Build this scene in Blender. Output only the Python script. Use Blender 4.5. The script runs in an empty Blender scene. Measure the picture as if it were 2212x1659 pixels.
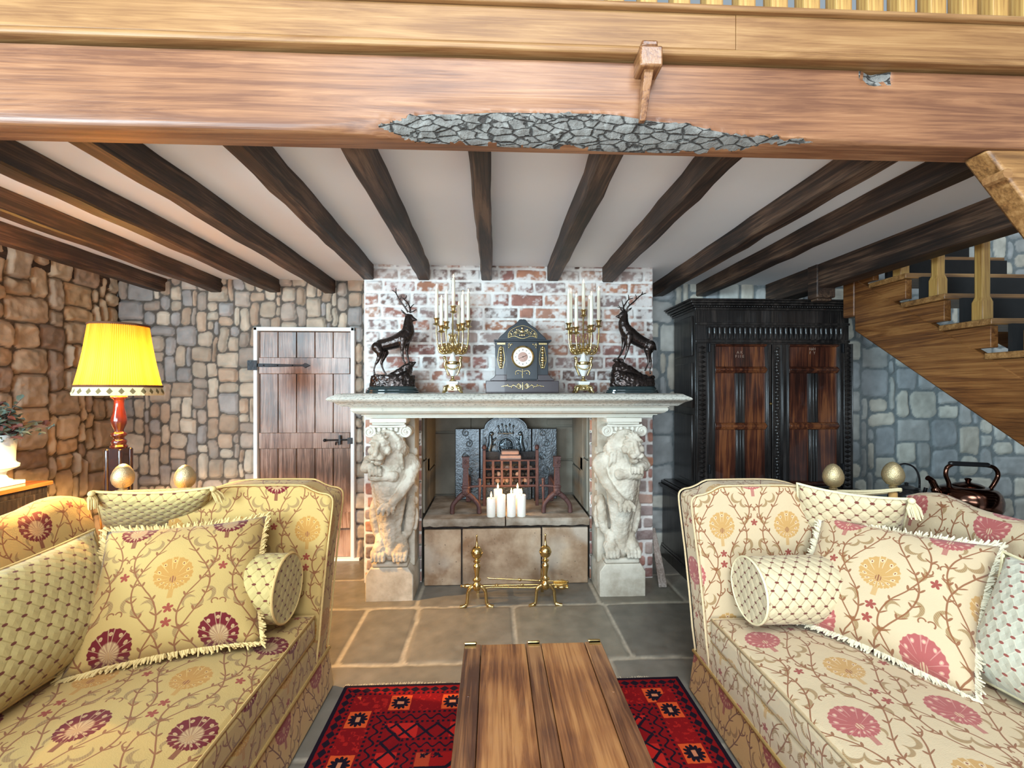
import bpy, bmesh, math, random
import numpy as np
from mathutils import Vector, Matrix, Euler, noise as mnoise

C = bpy.context.scene
COL = C.collection
PI = math.pi
rad = math.radians
random.seed(7)

# ------------------------------------------------------------------ camera
F_PX, HORIZON, EYE, YAW = 950.0, 845.0, 1.40, rad(2.45)
cam_data = bpy.data.cameras.new('camera')
cam_data.sensor_fit = 'HORIZONTAL'
cam_data.sensor_width = 36.0
cam_data.lens = 36.0 * F_PX / 2212.0
cam_data.shift_y = (HORIZON - 829.5) / 2212.0
cam_data.clip_start = 0.05
cam = bpy.data.objects.new('camera', cam_data)
COL.objects.link(cam)
cam.location = (0, 0, EYE)
cam.rotation_euler = (PI / 2, 0, -YAW)
C.camera = cam
CA, SA = math.cos(YAW), math.sin(YAW)

def W(px, py, Y):
    """world point at room depth Y seen at photo pixel (px, py)"""
    u = (px - 1106.0) / F_PX
    t = Y / (CA - u * SA)
    return Vector((t * (SA + u * CA), Y, EYE + t * (HORIZON - py) / F_PX))

# ------------------------------------------------------------------ view, world, daylight
C.view_settings.view_transform = 'Standard'
C.view_settings.look = 'None'
C.view_settings.exposure = 0.22
C.view_settings.gamma = 1.0
C.view_settings.use_curve_mapping = False
C.cycles.use_denoising = True
C.cycles.max_bounces = 7
C.cycles.diffuse_bounces = 4
C.cycles.sample_clamp_indirect = 6.0
world = bpy.data.worlds.new('daylight')
C.world = world
world.use_nodes = True
wbg = world.node_tree.nodes['Background']
wbg.inputs[0].default_value = (0.74, 0.88, 1.0, 1)
wbg.inputs[1].default_value = 0.40

def area(name, loc, target, sx, sy, power, color):
    l = bpy.data.lights.new(name, 'AREA')
    l.shape = 'RECTANGLE'; l.size = sx; l.size_y = sy
    l.energy = power; l.color = color
    o = bpy.data.objects.new(name, l); COL.objects.link(o)
    o.location = loc
    d = Vector(target) - Vector(loc)
    o.rotation_euler = d.to_track_quat('-Z', 'Y').to_euler()
    return o
area('daylight_side_window', (-3.4, -1.2, 1.75), (1.6, 3.2, 1.1), 1.4, 1.5, 250, (0.62, 0.87, 1.0))
area('daylight_rear_window', (-1.3, -3.7, 1.25), (0.2, 3.0, 2.0), 3.2, 1.8, 235, (0.80, 0.92, 1.0))

area('ceiling_bounce_fill', (0.0, -2.9, 4.9), (0.0, -2.9, 0.0), 3.8, 2.4, 520, (0.84, 0.93, 1.0))  # added overhead fill; bounces off the rear floor to brighten the ceiling

# ------------------------------------------------------------------ node expressions
NT = None
class E:
    def __init__(s, k): s.k = k
    def __add__(a, b): return M('ADD', a, b)
    def __radd__(a, b): return M('ADD', b, a)
    def __sub__(a, b): return M('SUBTRACT', a, b)
    def __rsub__(a, b): return M('SUBTRACT', b, a)
    def __mul__(a, b): return M('MULTIPLY', a, b)
    def __rmul__(a, b): return M('MULTIPLY', b, a)
    def __truediv__(a, b): return M('DIVIDE', a, b)
    def __neg__(a): return M('MULTIPLY', a, -1.0)
def put(sock, v):
    if isinstance(v, E): v = v.k
    if isinstance(v, bpy.types.NodeSocket): NT.links.new(v, sock)
    elif isinstance(v, (tuple, list)):
        sock.default_value = tuple(v) + (1,) if len(v) == 3 and len(sock.default_value) == 4 else v
    else: sock.default_value = v
def M(op, *a, clamp=False):
    n = NT.nodes.new('ShaderNodeMath'); n.operation = op; n.use_clamp = clamp
    for i, v in enumerate(a): put(n.inputs[i], v)
    return E(n.outputs[0])
def fract(x): return M('FRACT', x)
def absv(x): return M('ABSOLUTE', x)
def sinv(x): return M('SINE', x)
def cosv(x): return M('COSINE', x)
def mn(*a):
    r = a[0]
    for b in a[1:]: r = M('MINIMUM', r, b)
    return r
def mx(*a):
    r = a[0]
    for b in a[1:]: r = M('MAXIMUM', r, b)
    return r
def sq(x): return M('MULTIPLY', x, x)
def length(x, y): return M('SQRT', sq(x) + sq(y))
def step(a, b, x):
    n = NT.nodes.new('ShaderNodeMapRange'); n.interpolation_type = 'SMOOTHSTEP'
    put(n.inputs[0], x); put(n.inputs[1], a); put(n.inputs[2], b)
    n.inputs[3].default_value = 0; n.inputs[4].default_value = 1
    return E(n.outputs[0])
def lt(x, e, w=0.001): return M('SUBTRACT', 1.0, step(e - w, e + w, x))
def gt(x, e, w=0.001): return step(e - w, e + w, x)
def mixc(f, a, b):
    n = NT.nodes.new('ShaderNodeMix'); n.data_type = 'RGBA'
    put(n.inputs[0], f); put(n.inputs[6], a); put(n.inputs[7], b)
    return E(n.outputs[2])
def mixf(f, a, b):
    n = NT.nodes.new('ShaderNodeMix')
    put(n.inputs[0], f); put(n.inputs[2], a); put(n.inputs[3], b)
    return E(n.outputs[0])
def ramp(f, stops):
    n = NT.nodes.new('ShaderNodeValToRGB'); put(n.inputs[0], f)
    el = n.color_ramp.elements
    while len(el) < len(stops): el.new(0.5)
    for e, (p, c) in zip(el, stops):
        e.position = p; e.color = tuple(c) + (1,)
    return E(n.outputs[0])
def coords(kind='Object'):
    n = NT.nodes.new('ShaderNodeTexCoord'); return E(n.outputs[kind])
def xyz(v):
    n = NT.nodes.new('ShaderNodeSeparateXYZ'); put(n.inputs[0], v)
    return [E(o) for o in n.outputs]
def comb(x, y, z):
    n = NT.nodes.new('ShaderNodeCombineXYZ')
    put(n.inputs[0], x); put(n.inputs[1], y); put(n.inputs[2], z)
    return E(n.outputs[0])
def vscale(v, s):
    n = NT.nodes.new('ShaderNodeMapping'); put(n.inputs[0], v)
    n.inputs['Scale'].default_value = s if isinstance(s, tuple) else (s, s, s)
    return E(n.outputs[0])
def noise(v, scale, detail=3.0, rough=0.5, dist=0.0):
    n = NT.nodes.new('ShaderNodeTexNoise'); put(n.inputs['Vector'], v)
    n.inputs['Scale'].default_value = scale; n.inputs['Detail'].default_value = detail
    n.inputs['Roughness'].default_value = rough; n.inputs['Distortion'].default_value = dist
    return E(n.outputs[0])
def voro(v, scale, feature='F1'):
    n = NT.nodes.new('ShaderNodeTexVoronoi'); n.feature = feature
    put(n.inputs['Vector'], v); n.inputs['Scale'].default_value = scale
    return E(n.outputs[0])
def attr(name):
    n = NT.nodes.new('ShaderNodeAttribute'); n.attribute_name = name
    return E(n.outputs['Color'])
def bump(h, strength=0.4, dist=0.01):
    n = NT.nodes.new('ShaderNodeBump'); put(n.inputs['Height'], h)
    n.inputs['Strength'].default_value = strength; n.inputs['Distance'].default_value = dist
    return E(n.outputs[0])
MATS = {}
def material(name, fn):
    global NT
    if name in MATS: return MATS[name]
    m = bpy.data.materials.new(name); m.use_nodes = True
    NT = m.node_tree
    b = NT.nodes['Principled BSDF']
    fn(b)
    MATS[name] = m
    return m
def setp(b, **k):
    names = dict(color='Base Color', rough='Roughness', metal='Metallic', normal='Normal', ecolor='Emission Color', estr='Emission Strength',
                 spec='Specular IOR Level', coat='Coat Weight', sheen='Sheen Weight', trans='Transmission Weight', sss='Subsurface Weight')
    for n, v in k.items(): put(b.inputs[names[n]], v)

def plain(name, color, rough=0.6, metal=0.0, vary=0.12, scale=14.0, bumpy=0.0, **k):
    def fn(b):
        v = coords()
        n = noise(v, scale, 4)
        d = tuple(c * (1 - vary) for c in color); l = tuple(min(1, c * (1 + vary)) for c in color)
        setp(b, color=mixc(n, d, l), rough=rough, metal=metal, **k)
        if bumpy: setp(b, normal=bump(noise(v, scale * 4, 5), bumpy, 0.01))
    return material(name, fn)

def wood(name, dark, mid, light, axis=1, rough=0.45, scale=1.0, bumpy=0.25, coat=0.0, patches=0.35):
    def fn(b):
        s = [20.0, 20.0, 20.0]; s[axis] = 1.3
        v = coords()
        w = noise(v, 2.2, 3)
        vv = vscale(v, tuple(q * scale for q in s))
        n = noise(vv, 1.0, 6, 0.65, 1.6)
        s2 = [150.0, 150.0, 150.0]; s2[axis] = 3.5
        f = noise(vscale(v, tuple(q * scale for q in s2)), 1.0, 4, 0.6, 0.6)
        k = n * 0.70 + f * 0.42 + w * patches - 0.115 - patches * 0.5
        setp(b, color=ramp(k, [(0.33, dark), (0.46, mid), (0.58, light)]), rough=rough, coat=coat)
        setp(b, normal=bump(f * 0.6 + n, bumpy, 0.004))
    return material(name, fn)

# ------------------------------------------------------------------ mesh helpers
class MB:
    """collects shapes, then links them as ONE mesh object"""
    def __init__(s): s.v = []; s.f = []; s.mi = []; s.cur = 0
    def add(s, verts, faces, mi=None):
        o = len(s.v); s.v += [tuple(q) for q in verts]
        s.f += [tuple(i + o for i in f) for f in faces]
        s.mi += [s.cur if mi is None else mi] * len(faces)
        return s
    def box(s, x0, x1, y0, y1, z0, z1, mat=None, taper=None):
        vs = [Vector(p) for p in ((x0, y0, z0), (x1, y0, z0), (x1, y1, z0), (x0, y1, z0), (x0, y0, z1), (x1, y0, z1), (x1, y1, z1), (x0, y1, z1))]
        if mat is not None: vs = [mat @ v for v in vs]
        return s.add(vs, [(0, 3, 2, 1), (4, 5, 6, 7), (0, 1, 5, 4), (1, 2, 6, 5), (2, 3, 7, 6), (3, 0, 4, 7)])
    def lathe(s, prof, c=(0, 0, 0), n=24, sx=1.0, sy=1.0, mat=None, star=None, caps=True):
        """prof: [(r, z)] bottom to top"""
        vs, fs = [], []
        for r, z in prof:
            for i in range(n):
                a = 2 * PI * i / n
                k = star(a) if star else 1.0
                p = Vector((c[0] + r * k * math.cos(a) * sx, c[1] + r * k * math.sin(a) * sy, c[2] + z))
                vs.append(mat @ p if mat is not None else p)
        m = len(prof)
        for j in range(m - 1):
            for i in range(n):
                k = (i + 1) % n
                fs.append((j * n + i, j * n + k, (j + 1) * n + k, (j + 1) * n + i))
        if caps: fs.append(tuple(range(n - 1, -1, -1))); fs.append(tuple((m - 1) * n + i for i in range(n)))
        return s.add(vs, fs)
    def tube(s, pts, r, n=8, cap=True, flat=1.0):
        pts = [Vector(p) for p in pts]
        rs = r if isinstance(r, (list, tuple)) else [r] * len(pts)
        vs, fs = [], []
        up = None
        for i, p in enumerate(pts):
            d = (pts[min(i + 1, len(pts) - 1)] - pts[max(i - 1, 0)])
            if d.length < 1e-9: d = Vector((0, 0, 1))
            d.normalize()
            if up is None:
                up = d.cross(Vector((0, 1, 0.03)))
                if up.length < 0.1: up = d.cross(Vector((1, 0, 0)))
            up = (up - d * up.dot(d)).normalized()
            w = d.cross(up)
            for k in range(n):
                a = 2 * PI * k / n
                vs.append(p + (up * math.cos(a) + w * math.sin(a) * flat) * rs[i])
        m = len(pts)
        for j in range(m - 1):
            for i in range(n):
                k = (i + 1) % n
                fs.append((j * n + i, j * n + k, (j + 1) * n + k, (j + 1) * n + i))
        if cap:
            fs.append(tuple(range(n - 1, -1, -1))); fs.append(tuple((m - 1) * n + i for i in range(n)))
        return s.add(vs, fs)
    def ball(s, c, r, n=14, m=9, mat=None):
        r = r if isinstance(r, (list, tuple)) else (r, r, r)
        vs, fs = [], []
        for j in range(m + 1):
            t = PI * j / m
            for i in range(n):
                a = 2 * PI * i / n
                p = Vector((r[0] * math.sin(t) * math.cos(a), r[1] * math.sin(t) * math.sin(a), -r[2] * math.cos(t)))
                if mat is not None: p = mat @ p
                vs.append(p + Vector(c))
        for j in range(m):
            for i in range(n):
                k = (i + 1) % n
                fs.append((j * n + i, j * n + k, (j + 1) * n + k, (j + 1) * n + i))
        return s.add(vs, fs)
    def cap(s, a, b, ra, rb, n=12):
        """tapered capsule from a to b"""
        a, b = Vector(a), Vector(b); d = b - a; L = d.length
        dn = d.normalized() if L > 1e-9 else Vector((0, 0, 1))
        pts, rs = [], []
        for k in range(5, 0, -1):
            t = PI / 2 * k / 5.02; pts.append(a - dn * ra * math.sin(t)); rs.append(ra * math.cos(t))
        for k in range(6):
            t = k / 5; pts.append(a + d * t); rs.append(ra + (rb - ra) * t)
        for k in range(1, 6):
            t = PI / 2 * k / 5.02; pts.append(b + dn * rb * math.sin(t)); rs.append(rb * math.cos(t))
        return s.tube(pts, rs, n)
    def chain(s, pts, rs, n=12):
        for i in range(len(pts) - 1): s.cap(pts[i], pts[i + 1], rs[i], rs[i + 1], n)
        return s
    def prism(s, poly, y0, y1, mat=None):
        """poly: [(x, z)] counter-clockwise seen from -y; extruded along y"""
        n = len(poly)
        vs = [Vector((x, y0, z)) for x, z in poly] + [Vector((x, y1, z)) for x, z in poly]
        if mat is not None: vs = [mat @ v for v in vs]
        fs = [tuple(range(n)), tuple(range(2 * n - 1, n - 1, -1))]
        for i in range(n):
            k = (i + 1) % n
            fs.append((i + n, k + n, k, i))
        return s.add(vs, fs)
    def sweep_x(s, prof, x0, x1, mat=None):
        """prof: [(y, z)] closed polygon extruded along x"""
        n = len(prof)
        vs = [Vector((x0, y, z)) for y, z in prof] + [Vector((x1, y, z)) for y, z in prof]
        if mat is not None: vs = [mat @ v for v in vs]
        fs = [tuple(range(n)), tuple(range(2 * n - 1, n - 1, -1))]
        for i in range(n):
            k = (i + 1) % n
            fs.append((i, i + n, k + n, k))
        return s.add(vs, fs)
    def build(s, name, mat, parent=None, loc=None, smooth=None, bevel=0.0, seg=2, fixn=True, uv=None):
        me = bpy.data.meshes.new(name)
        me.from_pydata(s.v, [], s.f)
        mats = mat if isinstance(mat, (list, tuple)) else [mat]
        for m in mats: me.materials.append(m)
        me.polygons.foreach_set('material_index', s.mi)
        return finish(name, me, parent, loc, smooth, bevel, seg, fixn, uv)
def finish(name, me, parent=None, loc=None, smooth=None, bevel=0.0, seg=2, fixn=True, uv=None):
    if fixn:
        bm = bmesh.new(); bm.from_mesh(me)
        bmesh.ops.recalc_face_normals(bm, faces=bm.faces)
        bm.to_mesh(me); bm.free()
    if smooth is not None:
        me.polygons.foreach_set('use_smooth', [True] * len(me.polygons))
        if smooth < 179: me.set_sharp_from_angle(angle=rad(smooth))
    if uv: box_uv(me, uv)
    o = bpy.data.objects.new(name, me); COL.objects.link(o)
    if parent is not None: o.parent = parent
    if loc is not None: o.location = loc
    if bevel:
        b = o.modifiers.new('bevel', 'BEVEL'); b.width = bevel; b.segments = seg; b.limit_method = 'ANGLE'; b.angle_limit = rad(40)
        b.harden_normals = False
        if smooth is None:
            me.polygons.foreach_set('use_smooth', [True] * len(me.polygons)); me.set_sharp_from_angle(angle=rad(50))
    me.update()
    return o
def box_uv(me, off=(0.0, 0.0)):
    """UVs in metres, projected along each face's main axis"""
    uvl = me.uv_layers.new(name='UVMap')
    off = off if isinstance(off, tuple) else (0.0, 0.0)
    for p in me.polygons:
        n = p.normal
        ax = max(range(3), key=lambda i: abs(n[i]))
        for li in p.loop_indices:
            c = me.vertices[me.loops[li].vertex_index].co
            q = (c.y, c.z) if ax == 0 else ((c.x, c.z) if ax == 1 else (c.x, c.y))
            uvl.data[li].uv = (q[0] + off[0], q[1] + off[1])
def baked(mb, voxel, smooth_it=4, disp=None, fac=0.5):
    """many overlapping solids fused into one continuous surface"""
    me = bpy.data.meshes.new('fused')
    me.from_pydata(mb.v, [], mb.f)
    bm = bmesh.new(); bm.from_mesh(me); bmesh.ops.recalc_face_normals(bm, faces=bm.faces); bm.to_mesh(me); bm.free()
    o = bpy.data.objects.new('fused', me); COL.objects.link(o)
    r = o.modifiers.new('r', 'REMESH'); r.mode = 'VOXEL'; r.voxel_size = voxel
    if smooth_it:
        s = o.modifiers.new('s', 'SMOOTH'); s.iterations = smooth_it; s.factor = fac
    dg = bpy.context.evaluated_depsgraph_get(); dg.update()
    out = bpy.data.meshes.new_from_object(o.evaluated_get(dg))
    bpy.data.objects.remove(o); bpy.data.meshes.remove(me)
    if disp:
        nrm = [v.normal.copy() for v in out.vertices]
        for v, n in zip(out.vertices, nrm): v.co += n * disp(v.co)
    return out
def fused(name, mb, mat, parent, voxel, smooth_it=4, disp=None, fac=0.5, loc=None):
    me = baked(mb, voxel, smooth_it, disp, fac)
    me.materials.clear(); me.materials.append(mat)
    return finish(name, me, parent, loc, smooth=180, fixn=False)
def tag(o, label, cat, group=None):
    o['label'] = label; o['category'] = cat
    if group: o['group'] = group
    return o
def thing(name, label, cat, loc=(0, 0, 0), rz=0.0, group=None):
    o = bpy.data.objects.new(name, None); COL.objects.link(o)
    o.empty_display_size = 0.05
    o.location = loc; o.rotation_euler = (0, 0, rz)
    return tag(o, label, cat, group)
def structure(o):
    o['kind'] = 'structure'; return o
def copy_tree(o, parent=None):
    c = o.copy(); COL.objects.link(c)
    if parent is not None: c.parent = parent
    for ch in list(o.children): copy_tree(ch, c)
    return c
def bez(p, n=10):
    """smooth line through points (Catmull-Rom)"""
    p = [Vector(q) for q in p]; out = []
    for i in range(len(p) - 1):
        a, b, c, d = p[max(i - 1, 0)], p[i], p[i + 1], p[min(i + 2, len(p) - 1)]
        for k in range(n):
            t = k / n
            out.append(0.5 * ((2 * b) + (c - a) * t + (2 * a - 5 * b + 4 * c - d) * t * t + (3 * b - a - 3 * c + d) * t ** 3))
    out.append(p[-1]); return out
def basis(right, up, origin):
    """matrix whose x is right, z is up (made square), y is away from the viewer"""
    r = Vector(right).normalized(); u = Vector(up); u = (u - r * u.dot(r)).normalized()
    y = u.cross(r)
    m = Matrix((r, y, u)).transposed().to_4x4(); m.translation = Vector(origin); return m

# ------------------------------------------------------------------ value noise for masonry
def vnoise(x, z, seed):
    def h(i, j):
        n = (i * 374761393 + j * 668265263 + seed * 974711) & 0x7fffffff
        n = (n ^ (n >> 13)) * 1274126177 & 0x7fffffff
        return ((n ^ (n >> 16)) & 0xffff) / 65535.0
    i = np.floor(x).astype(np.int64); j = np.floor(z).astype(np.int64)
    fx = x - i; fz = z - j
    fx = fx * fx * (3 - 2 * fx); fz = fz * fz * (3 - 2 * fz)
    a, b, c, d = h(i, j), h(i + 1, j), h(i, j + 1), h(i + 1, j + 1)
    return (a * (1 - fx) + b * fx) * (1 - fz) + (c * (1 - fx) + d * fx) * fz
def fbm(x, z, seed, o=4):
    s = 0; a = 0.5
    for k in range(o):
        s = s + a * vnoise(x * 2 ** k, z * 2 ** k, seed + k * 17); a *= 0.5
    return s / (1 - 0.5 ** o)
def masonry(name, origin, udir, ndir, wid, hei, res, rects, warp, gap, prof, tone, mortar, seed, mat, keep=None, crad=0.035, rough=0.006, vdir=(0, 0, 1)):
    """one wall of raised stones: rects = [(x0, z0, x1, z1)], tone(k, rng) -> colour and height per stone"""
    rng = random.Random(seed)
    nu, nv = int(wid / res) + 1, int(hei / res) + 1
    x, z = np.meshgrid(np.linspace(0, wid, nu), np.linspace(0, hei, nv))
    cell = 0.01
    gx, gz = int(wid / cell) + 2, int(hei / cell) + 2
    ids = -np.ones((gz, gx), dtype=int)
    cx, cz, hx, hz, cols, hts, rr = [], [], [], [], [], [], []
    for k, (a, b, c, d) in enumerate(rects):
        ids[int(round(b / cell)):int(round(d / cell)), int(round(a / cell)):int(round(c / cell))] = k
        cx.append((a + c) / 2); cz.append((b + d) / 2); hx.append((c - a) / 2); hz.append((d - b) / 2)
        co, ht = tone(k, rng); cols.append(co); hts.append(ht)
        rr.append(min(crad * (0.5 + rng.random()), 0.48 * min((c - a), (d - b))))
    cx, cz, hx, hz, hts, rr = map(np.array, (cx, cz, hx, hz, hts, rr)); cols = np.array(cols)
    f = 9.0
    xw = x + (fbm(x * f, z * f, seed, 2) - 0.5) * 2 * warp
    zw = z + (fbm(x * f + 50, z * f, seed + 5, 2) - 0.5) * 2 * warp
    k = ids[np.clip((zw / cell).astype(int), 0, gz - 1), np.clip((xw / cell).astype(int), 0, gx - 1)]
    kk = np.maximum(k, 0)
    qx = np.abs(xw - cx[kk]) - (hx[kk] - gap) + rr[kk]; qz = np.abs(zw - cz[kk]) - (hz[kk] - gap) + rr[kk]
    ins = -(np.hypot(np.maximum(qx, 0), np.maximum(qz, 0)) + np.minimum(np.maximum(qx, qz), 0) - rr[kk])
    ins = np.where(k < 0, -1, ins)
    s = np.clip(ins / prof, 0, 1); s = s * s * (3 - 2 * s)
    nz = fbm(x * 22, z * 22, seed + 9, 4) - 0.5; big = fbm(x * 7 + kk * 3.1, z * 7, seed + 3, 3) - 0.5
    h = s * (hts[kk] + rough * 2 * nz + big * rough * 3) + (1 - s) * rough * 0.6 * nz
    m = np.clip((ins + 0.001) / 0.004, 0, 1)[..., None]
    spk = fbm(x * 60, z * 60, seed + 31, 3)[..., None]
    body = cols[kk] * (0.72 + 0.56 * fbm(x * 16 + kk * 1.7, z * 16, seed + 21, 4)[..., None])
    mort = np.array(mortar)[None, None, :] * (0.75 + 0.5 * spk)
    col = body * m + mort * (1 - m)
    O, U, N_, V_ = map(np.array, (origin, udir, ndir, vdir))
    P = O + x[..., None] * U + z[..., None] * V_ + h[..., None] * N_
    vid = np.arange(nu * nv).reshape(nv, nu)
    quads = np.stack([vid[:-1, :-1], vid[:-1, 1:], vid[1:, 1:], vid[1:, :-1]], -1)
    if keep is not None:
        xm = (x[:-1, :-1] + x[1:, 1:]) / 2; zm = (z[:-1, :-1] + z[1:, 1:]) / 2
        quads = quads[keep(xm, zm)]
    quads = quads.reshape(-1, 4)
    if np.dot(np.cross(U, V_), N_) < 0: quads = quads[:, ::-1]
    used = np.unique(quads); remap = np.zeros(nu * nv, dtype=int); remap[used] = np.arange(len(used))
    me = bpy.data.meshes.new(name)
    me.from_pydata(P.reshape(-1, 3)[used].tolist(), [], remap[quads].tolist())
    ca = me.color_attributes.new('Col', 'FLOAT_COLOR', 'POINT')
    c4 = np.ones((len(used), 4)); c4[:, :3] = np.clip(col.reshape(-1, 3)[used], 0, 1)
    ca.data.foreach_set('color', c4.ravel())
    me.materials.append(mat)
    me.polygons.foreach_set('use_smooth', [True] * len(me.polygons))
    o = bpy.data.objects.new(name, me); COL.objects.link(o)
    return o
def rubble(wid, hei, seed, cell=0.04, ws=(2, 3, 3, 4, 4, 5, 6), hs=(2, 3, 3, 4)):
    r = random.Random(seed); nx, nz = int(wid / cell) + 1, int(hei / cell) + 1
    occ = [[False] * nx for _ in range(nz)]; out = []
    for j in range(nz):
        for i in range(nx):
            if occ[j][i]: continue
            w, h = r.choice(ws), r.choice(hs)
            if r.random() < 0.12: w, h = 2, r.choice((4, 5))
            k = 0
            while k < w and i + k < nx and not occ[j][i + k]: k += 1
            w = k
            if i + w < nx and nx - (i + w) == 1: w += 1 if not occ[j][i + w] else 0
            h = min(h, nz - j)
            for b in range(h):
                for a in range(w): occ[j + b][i + a] = True
            out.append((i * cell, j * cell, (i + w) * cell, (j + h) * cell))
    return out
def bond(wid, hei, seed, bw=0.245, bh=0.092):
    r = random.Random(seed); out = []; j = 0; z = 0.0
    while z < hei + bh:
        x = -(0.5 * bw if j % 2 else 0.0) + r.uniform(-0.02, 0.02)
        while x < wid:
            w = bw * (1 if r.random() < 0.72 else 0.52) * r.uniform(0.94, 1.05)
            a, c = max(x, 0), min(x + w, wid + 0.01)
            if c - a > 0.03: out.append((round(a, 2), round(z, 2), round(c, 2), round(z + bh, 2)))
            x += w
        z += bh; j += 1
    return out
# ------------------------------------------------------------------ materials
def stone_mat(name, rough=0.85, b_=0.35):
    def fn(b):
        v = coords()
        setp(b, color=attr('Col'), rough=rough, spec=0.25)
        setp(b, normal=bump(noise(v, 70, 5, 0.6), b_, 0.006))
    return material(name, fn)
M_STONE = stone_mat('rubble stone')
M_BRICK = stone_mat('old brick', 0.9, 0.45)
M_FLAG = stone_mat('worn flagstone', 0.30, 0.12)
M_BEAM = wood('oak beam', (0.150, 0.058, 0.027), (0.255, 0.108, 0.048), (0.34, 0.160, 0.074), 0, 0.40, 0.75, 0.3)
M_PALEOAK = wood('pale oak', (0.200, 0.085, 0.027), (0.29, 0.138, 0.047), (0.37, 0.195, 0.074), 0, 0.5, 0.9, 0.25)
M_PALEOAK_Z = wood('pale oak upright', (0.30, 0.14, 0.035), (0.46, 0.25, 0.065), (0.58, 0.35, 0.11), 2, 0.5, 0.9, 0.25)
M_JOIST = wood('dark joist', (0.012, 0.007, 0.005), (0.045, 0.023, 0.014), (0.13, 0.072, 0.042), 1, 0.55, 0.8, 0.4, patches=0.5)
M_STAIR = wood('stair oak', (0.085, 0.028, 0.008), (0.20, 0.075, 0.020), (0.32, 0.14, 0.042), 1, 0.42, 0.8, 0.2)
M_STAIR_X = wood('stair oak tread', (0.12, 0.05, 0.015), (0.28, 0.13, 0.04), (0.42, 0.22, 0.08), 0, 0.42, 0.8, 0.2)
M_DOOR = wood('door oak', (0.085, 0.040, 0.022), (0.22, 0.120, 0.078), (0.38, 0.25, 0.19), 2, 0.30, 0.9, 0.25, patches=0.7)
M_CHEST = wood('chest plank', (0.100, 0.030, 0.011), (0.25, 0.092, 0.029), (0.40, 0.175, 0.058), 1, 0.30, 0.8, 0.2, 0.15, patches=0.9)
M_CHEST_D = wood('chest frame', (0.060, 0.019, 0.009), (0.17, 0.064, 0.024), (0.29, 0.130, 0.050), 1, 0.30, 0.9, 0.2, 0.15, patches=0.8)
M_EBONY = wood('ebonised oak', (0.006, 0.005, 0.005), (0.016, 0.013, 0.012), (0.045, 0.035, 0.030), 2, 0.28, 1.0, 0.35, 0.25)
M_PANEL = wood('cupboard panel', (0.020, 0.006, 0.004), (0.075, 0.020, 0.010), (0.20, 0.065, 0.022), 2, 0.30, 0.9, 0.15, 0.25, patches=0.6)
M_MAHOG = plain('polished mahogany', (0.085, 0.014, 0.006), 0.16, coat=0.6, vary=0.35, scale=9)
def bark_fn(b):
    v = coords(); w = vscale(v, (0.62, 1.3, 2.2))
    cr = voro(w, 26, 'DISTANCE_TO_EDGE'); n = noise(v, 34, 6, 0.7)
    crack = lt(cr + (n - 0.5) * 0.30, 0.035, 0.05)
    c = mixc(n, (0.105, 0.096, 0.085), (0.36, 0.335, 0.30))
    setp(b, color=mixc(crack * 0.9, c, (0.045, 0.035, 0.03)), rough=0.92, spec=0.2, normal=bump(n * 1.2 - crack * 1.3, 0.9, 0.012))
M_BARK = material('grey bark', bark_fn)
M_PLASTER = plain('white plaster', (0.87, 0.87, 0.87), 0.85, vary=0.03, scale=3, bumpy=0.06)
M_WHITE = plain('white paint', (0.82, 0.82, 0.80), 0.4, vary=0.03)
M_IRON = plain('black iron', (0.018, 0.018, 0.020), 0.42, 0.6, vary=0.4, bumpy=0.2)
M_RUST = plain('rusty iron', (0.090, 0.042, 0.038), 0.62, 0.35, vary=0.45, scale=30, bumpy=0.35)
M_FIREBACK = plain('cast iron fireback', (0.115, 0.135, 0.150), 0.30, 0.85, vary=0.4, scale=20, bumpy=0.3)
M_BRASS = plain('brass', (0.60, 0.43, 0.18), 0.24, 1.0, vary=0.12, scale=20)
M_GILT = plain('gilt bronze', (0.62, 0.48, 0.23), 0.26, 1.0, vary=0.25, scale=50)
M_GOLD = plain('gold leaf', (0.47, 0.365, 0.20), 0.40, 0.75, vary=0.15, scale=60, bumpy=0.3)
M_BRONZE = plain('dark bronze', (0.055, 0.042, 0.038), 0.27, 0.85, vary=0.4, scale=18, bumpy=0.15)
M_MARBLE_G = plain('green black marble', (0.022, 0.036, 0.038), 0.10, 0.0, vary=0.6, scale=14, coat=0.5)
M_MARBLE_W = plain('white marble', (0.80, 0.79, 0.75), 0.25, vary=0.06, scale=9)
M_SLATE = plain('black slate', (0.030, 0.036, 0.043), 0.24, vary=0.3, scale=8, coat=0.3)
M_SLATE_R = plain('reddish slate', (0.048, 0.036, 0.040), 0.3, vary=0.35, scale=9, coat=0.3)
M_WAX = plain('cream wax', (0.86, 0.80, 0.66), 0.45, vary=0.04, sss=0.15)
M_WAXP = plain('speckled wax', (0.84, 0.80, 0.72), 0.5, vary=0.10, scale=120, sss=0.15)
M_COAL = plain('coal', (0.030, 0.024, 0.022), 0.55, vary=0.6, scale=20, bumpy=0.5)
M_ASH = plain('ashy coal', (0.34, 0.22, 0.17), 0.8, vary=0.5, scale=20, bumpy=0.5)
M_FIREBRICK = plain('fire brick', (0.36, 0.22, 0.17), 0.9, vary=0.3, scale=18, bumpy=0.4)
M_COPPER = plain('aged copper', (0.13, 0.060, 0.040), 0.16, 1.0, vary=0.35, scale=9)
M_BLACK = plain('glossy black', (0.012, 0.012, 0.013), 0.18, vary=0.2)
M_LEAF = plain('dusty leaf', (0.10, 0.15, 0.12), 0.6, vary=0.5, scale=30)
M_LEAF_R = plain('dry leaf', (0.13, 0.045, 0.035), 0.6, vary=0.5, scale=30)
M_URN = plain('pale glazed pot', (0.62, 0.72, 0.74), 0.3, vary=0.05)
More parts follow.
